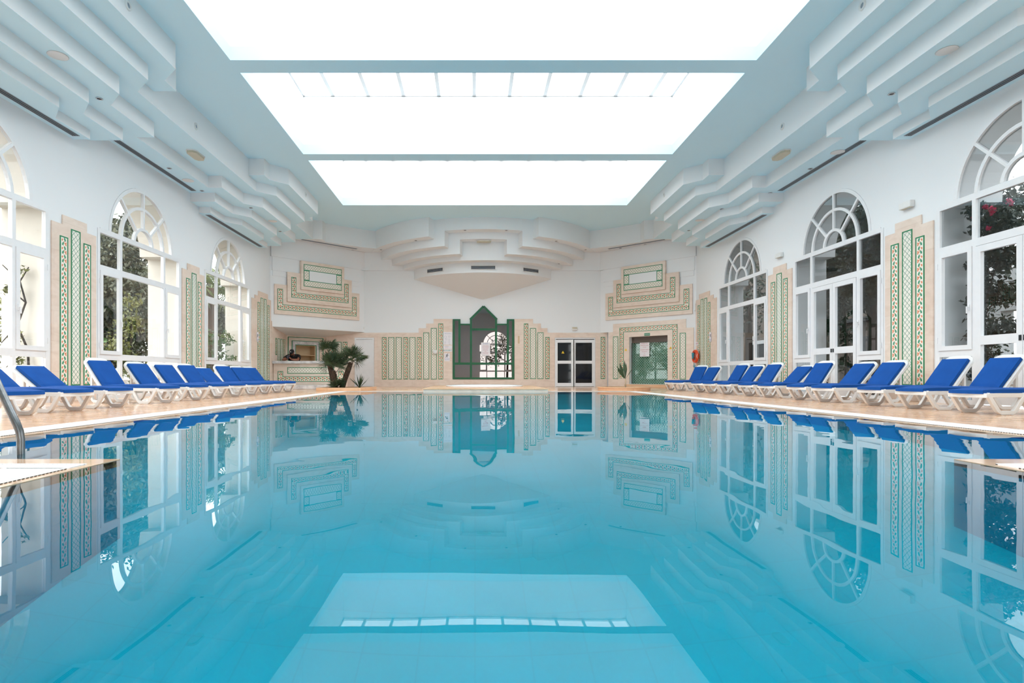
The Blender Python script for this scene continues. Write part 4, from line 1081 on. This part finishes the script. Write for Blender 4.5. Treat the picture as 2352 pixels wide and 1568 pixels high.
# ------------------------------------------------------------------ pool handrail
r = empty('pool_handrail', label='bent steel pool ladder handrail at the left foreground corner', cat='handrail')
b = MB()
pts = [(-2.745, 3.42, -.5), (-2.745, 3.42, -.05), (-2.745, 3.42, .08), (-2.752, 3.42, .13), (-2.772, 3.42, .18), (-2.8, 3.42, .235)]
pts += [(-2.87, 3.42, .385), (-2.97, 3.42, .6), (-3.01, 3.42, .68), (-3.08, 3.42, .75), (-3.18, 3.42, .79), (-3.3, 3.42, .8), (-3.85, 3.42, .8), (-3.97, 3.42, .78), (-4.05, 3.42, .71), (-4.09, 3.42, .6), (-4.09, 3.42, .003)]
b.tube(pts, .0215, 14); b.build('rail', 'steel', r, smooth=True)
MB().lathe([(.022, .003), (.06, .003), (.06, .012), (.022, .02)], 20, -4.09, 3.42).build('flange', 'steel', r, smooth=True)
settle(r, (-4.09, 3.42, 0))

# ------------------------------------------------------------------ sun loungers
def lounger_proto():
    r = empty('sun_lounger')
    b = MB()
    for s in (-1, 1): b.box(.03, 1.7, s * .22 - .018, s * .22 + .018, .205, .255)
    b.box(.0, .05, -.24, .24, .2, .255); b.box(1.66, 1.71, -.238, .238, .205, .255)
    for k in range(11): b.box(.09 + k * .096, .15 + k * .096, -.21, .21, .235, .25)
    b.prism([(.0, -.24), (-.035, -.15), (-.045, 0), (-.035, .15), (.0, .24)], .2, .255)
    fr = b.build('seat_frame', 'plastic', r, bevel=.006)
    def leg(x0, s):
        path = [(x0, .25), (x0 + .14, .047), (x0 + .175, .024), (x0 + .335, .024), (x0 + .37, .047), (x0 + .51, .25)]
        w = .023; up, dn = [], []
        for k, p in enumerate(path):
            a = Vector(path[max(k - 1, 0)]); c = Vector(path[min(k + 1, len(path) - 1)]); d = (c - a).normalized(); n = Vector((-d.y, d.x))
            up.append((p[0] + n.x * w, p[1] + n.y * w)); dn.append((p[0] - n.x * w, max(p[1] - n.y * w, .001)))
        b = MB(lambda a, c, n: (a, n, c)); b.prism(up + dn[::-1], s * .222 - .021, s * .222 + .021)
        b.build('leg', 'plastic', r, bevel=.006)
    for x0 in (.02, .98):
        for s in (-1, 1): leg(x0, s)
    HX, HZ = 1.15, .25
    bk = empty('backrest_pivot') if False else None
    # backrest: local x runs up the back from the hinge
    b = MB(); Lb, W = .67, .24; cr = .14
    out = [(0, -W), (Lb - cr, -W)] + [(Lb - cr + cr * math.sin(t), -W + cr - cr * math.cos(t)) for t in [PI / 2 * k / 6 for k in range(1, 7)]] + [(Lb - cr + cr * math.cos(t), W - cr + cr * math.sin(t)) for t in [PI / 2 * k / 6 for k in range(0, 7)]] + [(0, W)]
    inn = []
    for p in out:
        x = min(max(p[0], .04), Lb); y = p[1]
        cx_, cy_ = Lb / 2, 0
        inn.append((.04 + (p[0] / Lb) * (Lb - .1), y * .83))
    b.ring(out, inn, -.045, -.005)
    for k in range(9):
        y = -.184 + k * .046; b.box(.03, Lb - .05, y - .017, y + .017, -.032, -.012)
    bk = b.build('backrest', 'plastic', r, bevel=.004); bk.location = (HX, 0, HZ)
    b = MB(); b.box(-.02, .02, -.2, -.165, -.27, 0).box(-.02, .02, .165, .2, -.27, 0).box(-.015, .015, -.165, .165, -.2, -.17)
    sp = b.build('back_support', 'plastic', bk, bevel=.005); sp.location = (.38, 0, -.04)
    def pad(x0, x1, w, t, nm, par=r, dip=0):
        nx, ny = 10, 6; b = MB()
        def P(i, j, top):
            x = x0 + (x1 - x0) * i / nx; y = -w + 2 * w * j / ny
            ed = min(i, nx - i, 10) ; ey = min(j, ny - j)
            puff = (0 if ed == 0 else 1) * (0 if ey == 0 else 1)
            xx = x + (0 if dip == 0 or i > 0 else -.05 * (1 - (2 * j / ny - 1) ** 2))
            return (xx, y, (t * .78 + t * .22 * puff if top else 0) - (dip * max(0, (1.5 - i)) * .008))
        g = [b.add([P(i, j, tp) for i in range(nx + 1) for j in range(ny + 1)]) for tp in (0, 1)]
        k_ = lambda q, i, j: g[q] + i * (ny + 1) + j
        for i in range(nx):
            for j in range(ny):
                b.f += [(k_(1, i, j), k_(1, i + 1, j), k_(1, i + 1, j + 1), k_(1, i, j + 1)), (k_(0, i, j), k_(0, i, j + 1), k_(0, i + 1, j + 1), k_(0, i + 1, j))]
        for i in range(nx): b.f += [(k_(0, i, 0), k_(0, i + 1, 0), k_(1, i + 1, 0), k_(1, i, 0)), (k_(0, i, ny), k_(1, i, ny), k_(1, i + 1, ny), k_(0, i + 1, ny))]
        for j in range(ny): b.f += [(k_(0, 0, j), k_(1, 0, j), k_(1, 0, j + 1), k_(0, 0, j + 1)), (k_(0, nx, j), k_(0, nx, j + 1), k_(1, nx, j + 1), k_(1, nx, j))]
        o = b.build(nm, 'blue', par)
        return o
    c = pad(-.02, 1.14, .212, .055, 'seat_cushion', r, 1); c.location = (0, 0, .258)
    bc = pad(.02, .56, .205, .055, 'back_cushion', r); bc.location = (HX, 0, HZ + .005)
    return r
proto = lounger_proto()
used = [False]
def place(x, y, rz, tilt, label, group):
    o = proto if not used[0] else copy_tree(proto)
    used[0] = True
    o.location = (x, y, 0.001); o.rotation_euler = (0, 0, rz); tag(o, label, 'sun lounger', group)
    for ch in o.children:
        n = ch.name.split('.')[0]
        if n in ('backrest', 'back_cushion'): ch.rotation_euler = (0, -tilt, 0)
        for g in ch.children: g.rotation_euler = (0, tilt, 0)
ordn = 'first second third fourth fifth sixth seventh eighth ninth tenth eleventh twelfth thirteenth'.split()
left = [(-5.05, 6.36, 12, 36), (-5.05, 7.2, 12, 36), (-5.05, 8.05, 13, 34), (-5.05, 9.34, 16, 51), (-5.05, 10.33, 20, 46), (-5.05, 11.21, 21, 45), (-5.05, 12.03, 23, 46), (-5.05, 12.93, 22, 38), (-5.05, 13.7, 26, 47), (-5.05, 14.58, 27, 44), (-5.05, 15.41, 27, 44)]
for k, (x, y, a, t) in enumerate(left):
    place(x, y, PI - rad(a), rad(t), 'white plastic sun lounger with blue cushion, left poolside row, %s from the handrail' % ordn[k], 'loungers along the left side of the pool')
right = [(6.0, 17.35, 32, 54), (5.95, 16.6, 26, 49), (5.95, 15.19, 15, 55), (5.95, 14.41, 17, 48), (5.95, 13.53, 15, 53), (5.95, 12.45, 13, 42), (5.95, 11.57, 15, 52), (5.95, 10.49, 12, 46), (5.95, 9.7, 13, 47), (5.95, 8.53, 8, 51), (5.95, 7.74, 7, 50), (5.95, 6.85, 7, 48)]
for k, (x, y, a, t) in enumerate(right):
    place(x, y, rad(a), rad(t), 'white plastic sun lounger with blue cushion, right poolside row, %s from the life ring' % ordn[k], 'loungers along the right side of the pool')

# ------------------------------------------------------------------ person leaning on the bar
def person():
    r = empty('person', (-6.78, 21.13, 0), 0, 'person in black cap and black shirt leaning on the bar with a phone', 'person')
    verts, edges, radii = [], [], []
    def V(p, q): verts.append(p); radii.append(q); return len(verts) - 1
    def E_(*ids): edges.extend(zip(ids, ids[1:]))
    pel = V((0, .38, .86), (.12, .09)); bel = V((0, .28, .97), (.11, .085)); che = V((0, .14, 1.09), (.12, .085)); up = V((0, .02, 1.16), (.1, .065)); nk = V((0, -.06, 1.215), (.055, .055)); hb = V((0, -.11, 1.265), (.06, .065)); hd = V((0, -.15, 1.32), (.06, .07))
    E_(pel, bel, che, up, nk, hb, hd)
    for s in (-1, 1):
        sh = V((s * .19, .0, 1.155), (.055, .055)); el = V((s * .285, -.34, 1.028), (.045, .045)); fm = V((s * .15, -.42, 1.028), (.042, .042)); wr = V((s * .06, -.48, 1.05), (.028, .024)); pm_ = V((s * .045, -.5, 1.085), (.034, .018))
        E_(up, sh, el, fm, wr, pm_)
        for k in range(4):
            a = V((s * (.035 - .004 * k), -.515 - .012 * k, 1.11 - .004 * k), (.009, .009)); c = V((s * (.012), -.535 - .012 * k, 1.118 - .012 * k), (.008, .008)); E_(pm_, a, c)
        th = V((s * .03, -.485, 1.115), (.01, .01)); t2 = V((s * .012, -.48, 1.13), (.009, .009)); E_(pm_, th, t2)
        hp = V((s * .1, .4, .8), (.1, .1)); kn = V((s * .12, .38, .48), (.07, .07)); an = V((s * .12, .45, .1), (.045, .045)); ft = V((s * .12, .33, .05), (.04, .035)); E_(pel, hp, kn, an, ft)
    me = bpy.data.meshes.new('body'); me.from_pydata(verts, edges, []); me.materials.append(M['skin'])
    o = bpy.data.objects.new('body', me); COL.objects.link(o); o.parent = r
    sk = o.modifiers.new('skin', 'SKIN'); sk.use_smooth_shade = True
    for i, q in enumerate(radii): me.skin_vertices[0].data[i].radius = q
    me.skin_vertices[0].data[0].use_root = True
    sb = o.modifiers.new('sub', 'SUBSURF'); sb.levels = 1; sb.render_levels = 1
    # head, tilted down
    rt = Matrix.Rotation(rad(38), 3, 'X')
    hc = Vector((0, -.16, 1.305))
    b = MB(); b.ellipsoid(hc, (.078, .098, .115), 18, 12, rt)
    def hp_(x, y, z): return hc + rt @ Vector((x, y, z))
    b.ellipsoid(hp_(0, -.1, -.01), (.014, .02, .026), 8, 6, rt)
    for s in (-1, 1): b.ellipsoid(hp_(s * .08, .0, 0), (.012, .02, .03), 8, 6, rt); b.ellipsoid(hp_(s * .03, -.088, .02), (.014, .008, .008), 8, 6, rt)
    b.ellipsoid(hp_(0, -.093, -.055), (.026, .01, .008), 8, 6, rt)
    b.build('head', 'skin', r, smooth=True)
    b = MB(); b.ellipsoid(hp_(0, -.055, -.085), (.06, .05, .04), 10, 7, rt); b.ellipsoid(hp_(0, .05, .0), (.076, .06, .085), 12, 8, rt); b.build('hair', 'hair', r, smooth=True)
    b = MB()
    pts = []; nu = 20
    for j in range(7):
        t = PI / 2 * j / 6
        for k in range(nu): pts.append(tuple(hp_(.088 * math.cos(t) * math.cos(2 * PI * k / nu), .106 * math.cos(t) * math.sin(2 * PI * k / nu), .035 + .095 * math.sin(t))))
    i = b.add(pts)
    for j in range(6):
        for k in range(nu): b.f.append((i + j * nu + k, i + j * nu + (k + 1) % nu, i + (j + 1) * nu + (k + 1) % nu, i + (j + 1) * nu + k))
    br = [(.075 * math.cos(a), -.07 - .085 * math.sin(a)) for a in [PI * k / 10 for k in range(11)]]
    bb = MB(lambda x, y, z: tuple(hp_(x, y, z))); bb.prism(br, .032, .042)
    j0 = b.add(bb.v); b.f += [tuple(j0 + q for q in f) for f in bb.f]
    cap = b.build('cap', 'black', r, smooth=True)
    bb = MB(lambda x, y, z: tuple(hp_(x, y, z))); bb.ellipsoid((-.01, -.085, .09), (.02, .012, .016), 8, 6); bb.build('cap_logo', 'paper', cap)
    # shirt: a skinned shell over torso and upper arms
    sv, se, sr = [], [], []
    def S(p, q): sv.append(p); sr.append(q); return len(sv) - 1
    a0 = S((0, .4, .84), (.185, .14)); a1 = S((0, .28, .97), (.19, .15)); a2 = S((0, .14, 1.08), (.21, .15)); a3 = S((0, .01, 1.15), (.18, .12)); a4 = S((0, -.045, 1.2), (.085, .08))
    se += [(a0, a1), (a1, a2), (a2, a3), (a3, a4)]
    for s in (-1, 1):
        q1 = S((s * .2, 0, 1.155), (.1, .095)); q2 = S((s * .25, -.15, 1.1), (.08, .08)); q3 = S((s * .262, -.2, 1.083), (.077, .077)); se += [(a3, q1), (q1, q2), (q2, q3)]
    me = bpy.data.meshes.new('shirt'); me.from_pydata(sv, se, []); me.materials.append(M['black'])
    o = bpy.data.objects.new('shirt', me); COL.objects.link(o); o.parent = r
    o.modifiers.new('skin', 'SKIN').use_smooth_shade = True
    for i, q in enumerate(sr): me.skin_vertices[0].data[i].radius = q
    me.skin_vertices[0].data[0].use_root = True
    sb = o.modifiers.new('sub', 'SUBSURF'); sb.levels = 1; sb.render_levels = 2
    b = MB()
    for s in (-1, 1): b.tube([(s * .09, .39, .88), (s * .1, .4, .78), (s * .12, .38, .48), (s * .12, .44, .1)], [.13, .12, .09, .065], 12)
    b.build('trousers', 'black', r, smooth=True)
    b = MB()
    for s in (-1, 1): b.ellipsoid((s * .12, .38, .045), (.05, .13, .042), 12, 8)
    b.build('shoes', 'hair', r, smooth=True)
    p = MB(); p.box(-.036, .036, -.005, .005, -.075, .075); ph = p.build('phone', 'ink', bevel=.003)
    ph.location = (-6.785, 21.13 - .545, 1.13); ph.rotation_euler = (rad(-35), 0, 0); tag(ph, 'white edged smartphone held by the person at the bar', 'phone')
    q = MB(); q.box(-.038, .038, -.003, .006, .055, .078); q.box(-.038, -.03, -.003, .006, -.07, .055); q.build('case', 'paper', ph)
person()

# ------------------------------------------------------------------ garden outside
b = MB(); b.box(-60, -8.1, -30, 70, -.35, -.1).box(8.7, 60, -30, 70, -.35, -.1).box(-8.1, 8.7, -30, -6.8, -.35, -.1).box(-8.1, 8.7, 23.6, 70, -.35, -.1); structure(b, 'ground', 'ground')
def leaf_cloud(b, c, r, n, size, rg, shell=.55):
    c = Vector(c)
    for _ in range(n):
        while True:
            d = Vector((rg.uniform(-1, 1), rg.uniform(-1, 1), rg.uniform(-1, 1)))
            if .05 < d.length < 1: break
        d = d.normalized() * (shell + (1 - shell) * rg.random()) * (.8 + .35 * math.sin(d.x * 7 + c.x) * math.cos(d.z * 6 + c.y))
        p = c + Vector((d.x * r[0], d.y * r[1], d.z * r[2]))
        a = Vector((rg.gauss(0, 1), rg.gauss(0, 1), rg.gauss(0, 1))).normalized(); t = a.cross(Vector((rg.gauss(0, 1), rg.gauss(0, 1), rg.gauss(0, 1)))).normalized()
        s = size * rg.uniform(.6, 1.3)
        i = b.add([tuple(p - a * s), tuple(p + t * s * .45), tuple(p + a * s), tuple(p - t * s * .45)]); b.f.append((i, i + 1, i + 2, i + 3))
def tree(x, y, h, clumps, mat, label, cat='tree', size=.09, n=420, seed=1, tr=.12, bark='bark_grey', extra=None, name='tree', group=None, crown='foliage', z0=-.1):
    rg = random.Random(seed); r = empty(name, label=label, cat=cat, group=group)
    b = MB()
    for (dx, dy, dz, rr) in clumps: leaf_cloud(b, (x + dx, y + dy, dz), (rr, rr, rr * .9), int(n * rr * rr), size, rg)
    b.build(crown, mat, r, fix=False)
    if tr:
        b = MB(); top = clumps[0]
        b.tube([(x, y, z0), (x + top[0] * .3 + .05, y + top[1] * .3, h * .35), (x + top[0] * .7, y + top[1] * .7, h * .7)], [tr, tr * .8, tr * .5], 8)
        for (dx, dy, dz, rr) in clumps[1:]: b.tube([(x + top[0] * .3 + .05, y + top[1] * .3, h * .35), (x + dx * .8, y + dy * .8, dz)], [tr * .55, tr * .2], 6)
        b.build('trunk', bark, r)
    if extra: extra(r, rg)
    settle(r, (x, y, z0))
    return r
# left garden
G1 = 'dark trees beyond the left windows'
tree(-12.6, 19.3, 6, [(0, 0, 4.4, 1.7), (.8, -.6, 3.0, 1.4), (-.7, .8, 3.2, 1.5), (.4, .9, 5.4, 1.1), (.3, 0, 1.6, 1.2)], 'leaf', 'dense dark green tree seen through the middle left window', size=.085, n=2200, seed=2, group=G1)
tree(-14.5, 22.2, 7, [(0, 0, 5.0, 1.9), (.9, .3, 3.4, 1.6), (-.9, -.3, 3.2, 1.6), (.2, .4, 1.6, 1.4)], 'leaf', 'tall dark tree behind, at the right edge of the middle left window', size=.1, n=1600, seed=3, group=G1)
tree(-15.5, 30, 8, [(0, 0, 5.0, 2.2), (1.2, .3, 3.4, 1.8), (-1, -.3, 3.0, 1.8), (.4, .5, 1.5, 1.5)], 'leaf', 'dark tree far back through the farthest left window', size=.13, n=1300, seed=4, group=G1)
tree(-8.2, 17.5, 2.2, [(0, 0, 1.6, .36), (.32, .35, 1.6, .34), (-.25, -.2, 1.5, .42), (.1, .2, 1.15, .4), (-.2, 0, .9, .45), (.35, .4, .95, .34), (.1, .1, .5, .42), (.38, .45, .4, .32), (-.6, -.3, 1.1, .5)], 'leaf_bright', 'leafy bright green bush under the palm, farthest left window', 'bush', .05, 1500, 5, .04, name='garden_bush')
tree(-8.75, 14.35, 2.4, [(0, 0, 1.75, .42), (-.15, -.2, 1.15, .45), (.05, .05, .6, .4), (.1, -.1, 2.3, .3)], 'leaf_light', 'yellow-green shrub against the cream wall, middle left window', 'shrub', .06, 1500, 6, .03, name='garden_shrub')
tree(-9.6, 14.1, 1.8, [(0, 0, 1.1, .5), (-.2, .3, .6, .5)], 'leaf_bright', 'bright green bush low in the middle left window', 'bush', .08, 900, 7, .03, name='garden_bush')
tree(-13.6, 15.0, 4, [(0, 0, 2.4, 1.3), (.4, -.9, 1.6, 1.2), (0, .8, 1.3, 1.2)], 'leaf_light', 'olive bush through the nearest left window', 'bush', .08, 600, 8, .07, name='garden_bush')
tree(-14.2, 13.2, 3, [(0, 0, 1.4, 1.2), (.5, -.8, .9, 1.0)], 'leaf', 'brownish hedge clump through the nearest left window', 'bush', .08, 500, 9, .05, name='garden_bush')
def vine(r, rg): pass
r = empty('climbing_vine', label='bare twisting vine on the cream wall, nearest left window', cat='vine')
b = MB(); b.tube([(-7.47, 9.55, .02), (-7.53, 9.55, .5), (-7.60, 9.62, .9), (-7.70, 9.52, 1.3), (-7.62, 9.60, 1.7), (-7.67, 9.54, 2.05), (-7.57, 9.60, 2.3)], [.022, .02, .019, .018, .016, .013, .008], 7)
for p, q in (((-7.70, 9.52, 1.3), (-7.87, 9.40, 1.0)), ((-7.62, 9.60, 1.7), (-7.82, 9.45, 1.95)), ((-7.60, 9.62, .9), (-7.87, 9.50, .6)), ((-7.67, 9.54, 2.05), (-7.85, 9.40, 2.3))): b.tube([p, q], [.014, .006], 5)
b.build('stem', 'bark_grey', r); rg = random.Random(3); b = MB()
for c in ((-7.67, 9.52, 2.25), (-7.77, 9.48, 1.9), (-7.72, 9.55, 1.1), (-7.72, 9.55, .7)): leaf_cloud(b, c, (.14, .08, .14), 30, .05, rg)
b.build('foliage', 'leaf_light', r, fix=False); settle(r, (-7.67, 9.60, -.1))
def garden_palm(x, y, z, label, seed, mat='frond_out', rr=1.0, n=18):
    rg = random.Random(seed); r = empty('garden_palm', label=label, cat='palm')
    b = MB()
    for k in range(n):
        a = 2 * PI * k / n * 2.6; e = rg.uniform(-.4, 1.1)
        frond_fan(b, (x, y, z), (math.cos(a) * math.cos(e), math.sin(a) * math.cos(e), math.sin(e)), None, rr * .8, rr, 15, rg, .035 * rr, .25)
    b.build('frond', mat, r, fix=False)
    MB().tube([(x, y, -.1), (x + .05, y, z * .5), (x, y, z)], [.25, .2, .2], 10).build('trunk', 'bark', r); settle(r, (x, y, -.1))
garden_palm(-12.6, 27.0, 4.6, 'large fan palm outside the farthest left window', 31)
b = MB(); b.tube([(-8.98, 13.6, -.1), (-9.35, 13.75, 2.0), (-9.6, 13.85, 3.3)], .03, 8); tag(b.build('parasol_pole', 'frame', smooth=True), 'slanting white pole outside the middle left window', 'pole')
# right garden
def blossoms(spots, n, size):
    def f(r, rg):
        b = MB()
        for c, q in spots: leaf_cloud(b, c, (q, q, q), n, size, rg, .2)
        b.build('blossom', 'pink', r, fix=False)
    return f
tree(8.3, 9.42, 3.6, [(.04, .0, 3.2, .2), (.12, -.02, 2.9, .22), (.06, .0, 2.6, .19), (.03, .0, 2.3, .19), (.1, .0, 2.0, .2), (.04, .0, 1.7, .19), (.1, .0, 1.4, .2), (.05, .0, 1.1, .19), (.1, .0, .8, .2), (.05, 0, .5, .19), (.1, 0, .2, .19), (.35, -.15, 3.0, .3), (.38, -.15, 2.4, .3), (.38, -.15, 1.8, .3), (.38, -.15, 1.2, .3), (.38, -.15, .6, .3), (.95, .85, 3.5, .62), (.8, 1.0, 2.7, .6), (.7, .85, 1.9, .5), (.75, .8, 1.1, .45), (.7, .8, .4, .4)], 'leaf_shade', 'dark climber with pink blossom outside the nearest right window', 'climber', .045, 5200, 41, .03, name='bougainvillea',
     extra=blossoms([((8.3, 9.2, 3.2), .06), ((8.22, 9.3, 3.05), .04), ((8.36, 9.15, 3.1), .05), ((8.34, 9.2, 2.85), .04), ((8.6, 9.1, 3.25), .08), ((8.95, 9.8, 3.75), .2), ((8.9, 9.75, 3.35), .12), ((9.1, 9.9, 3.95), .2)], 26, .035))
tree(10.6, 12.2, 4, [(0, 0, 3.6, .9), (-.5, .3, 2.9, .8), (.6, -.3, 3.9, .7), (-.4, .9, 3.9, .8), (-.6, -.9, 3.5, .7), (.1, -.6, 2.9, .7)], 'leaf_shade', 'leafy pink flowering tree overhanging the nearest right door', 'tree', .085, 900, 42, .07, name='bougainvillea',
     extra=blossoms([((10.2, 12.0, 4.3), .3), ((10.6, 11.7, 4.35), .3), ((10.9, 12.2, 4.4), .35), ((10.2, 12.5, 3.9), .25), ((10.0, 12.2, 2.9), .15), ((10.5, 11.5, 3.9), .22), ((9.75, 11.6, 4.0), .2), ((9.7, 11.3, 3.6), .15)], 40, .055))
G2 = 'shady trees beyond the right windows'
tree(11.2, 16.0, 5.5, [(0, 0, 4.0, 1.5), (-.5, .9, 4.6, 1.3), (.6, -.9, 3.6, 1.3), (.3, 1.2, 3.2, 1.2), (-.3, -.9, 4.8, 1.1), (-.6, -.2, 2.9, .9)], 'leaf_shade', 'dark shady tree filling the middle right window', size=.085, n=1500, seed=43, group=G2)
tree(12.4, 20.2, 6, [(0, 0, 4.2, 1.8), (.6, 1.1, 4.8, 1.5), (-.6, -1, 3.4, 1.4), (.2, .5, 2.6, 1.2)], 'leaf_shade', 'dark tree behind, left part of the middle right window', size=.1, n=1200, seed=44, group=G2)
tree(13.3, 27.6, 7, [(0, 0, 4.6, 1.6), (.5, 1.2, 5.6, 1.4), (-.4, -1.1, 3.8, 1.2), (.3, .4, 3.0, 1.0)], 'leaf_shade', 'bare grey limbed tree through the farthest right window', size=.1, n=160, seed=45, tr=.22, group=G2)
tree(8.85, 13.55, 3.2, [(0, 0, 2.9, .45), (.0, .1, 2.2, .38), (.05, .1, 1.4, .33), (0, .12, .7, .3)], 'leaf_shade', 'dark creeper on the pier beside the middle right door', 'climber', .065, 1300, 46, .03, name='creeper')
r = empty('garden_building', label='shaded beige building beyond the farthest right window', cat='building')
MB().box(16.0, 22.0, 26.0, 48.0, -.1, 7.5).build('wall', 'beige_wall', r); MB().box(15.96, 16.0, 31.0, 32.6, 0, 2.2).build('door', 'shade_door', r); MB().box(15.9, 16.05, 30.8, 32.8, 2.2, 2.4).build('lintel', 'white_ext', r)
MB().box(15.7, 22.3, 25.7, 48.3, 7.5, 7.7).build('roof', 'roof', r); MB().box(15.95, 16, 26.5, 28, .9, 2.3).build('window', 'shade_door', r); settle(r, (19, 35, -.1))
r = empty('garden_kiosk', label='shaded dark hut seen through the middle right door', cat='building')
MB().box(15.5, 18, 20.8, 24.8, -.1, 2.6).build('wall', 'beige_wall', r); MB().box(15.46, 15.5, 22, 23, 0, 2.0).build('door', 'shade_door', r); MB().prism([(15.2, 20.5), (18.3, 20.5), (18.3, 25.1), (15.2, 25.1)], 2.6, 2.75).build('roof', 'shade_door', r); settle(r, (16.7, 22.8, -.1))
r = empty('garden_pavilion', label='white pavilion wall with a wide opening beyond the nearest right door', cat='building')
b = MB(); b.box(15.5, 15.9, 16.7, 17.5, -.1, 3.6).box(15.5, 15.9, 12.2, 16.7, 2.35, 3.6).box(15.5, 15.9, 11.2, 12.2, -.1, 3.6)
b.build('wall', 'white_ext', r); settle(r, (15.7, 14, -.1))
tree(22.0, 17.5, 3, [(0, 0, 1.8, 1.8), (0, -2, 1.4, 1.6), (0, 2, 1.5, 1.6), (.4, -4, 1.4, 1.6)], 'leaf_light', 'hazy green hedge seen through the white pavilion opening', 'hedge', .14, 260, 47, .1, name='garden_hedge')
# trees behind the camera, mirrored in the dark glass of the far window
tree(3.2, -10.5, 5, [(0, 0, 3.6, 1.6), (-1.4, .3, 2.4, 1.3), (1.2, .2, 2.6, 1.3)], 'leaf', 'garden tree behind the viewpoint, mirrored in the green window', size=.12, n=300, seed=51)

# ------------------------------------------------------------------ light, camera, view
w = bpy.data.worlds.new('sky'); sc.world = w; w.use_nodes = True
bg = w.node_tree.nodes['Background']; bg.inputs['Color'].default_value = (.985, .99, 1, 1); bg.inputs['Strength'].default_value = 4.0
for y0, y1 in SKY[1:]:
    l = bpy.data.lights.new('skylight_portal', 'AREA'); l.shape = 'RECTANGLE'; l.size = SKX[1] - SKX[0]; l.size_y = y1 - y0; l.cycles.is_portal = True
    o = bpy.data.objects.new('skylight_portal', l); COL.objects.link(o); o.location = (X0, (y0 + y1) / 2, ROOF + .1)
cam = bpy.data.cameras.new('camera'); co = bpy.data.objects.new('camera', cam); COL.objects.link(co)
co.location = (0, 0, .47); co.rotation_euler = (PI / 2, 0, 0)
cam.sensor_width = 36; cam.lens = 36 * 1300 / 2352; cam.shift_x = (1176 - 1091) / 2352; cam.shift_y = (861 - 784) / 2352
cam.clip_start = .05; cam.clip_end = 300
sc.camera = co
sc.view_settings.view_transform = 'Standard'; sc.view_settings.look = 'None'; sc.view_settings.gamma = 1; sc.view_settings.use_curve_mapping = False
sc.view_settings.exposure = .48
sc.cycles.max_bounces = 10; sc.cycles.diffuse_bounces = 6; sc.cycles.glossy_bounces = 5; sc.cycles.transparent_max_bounces = 16; sc.cycles.transmission_bounces = 4
sc.cycles.sample_clamp_indirect = 8
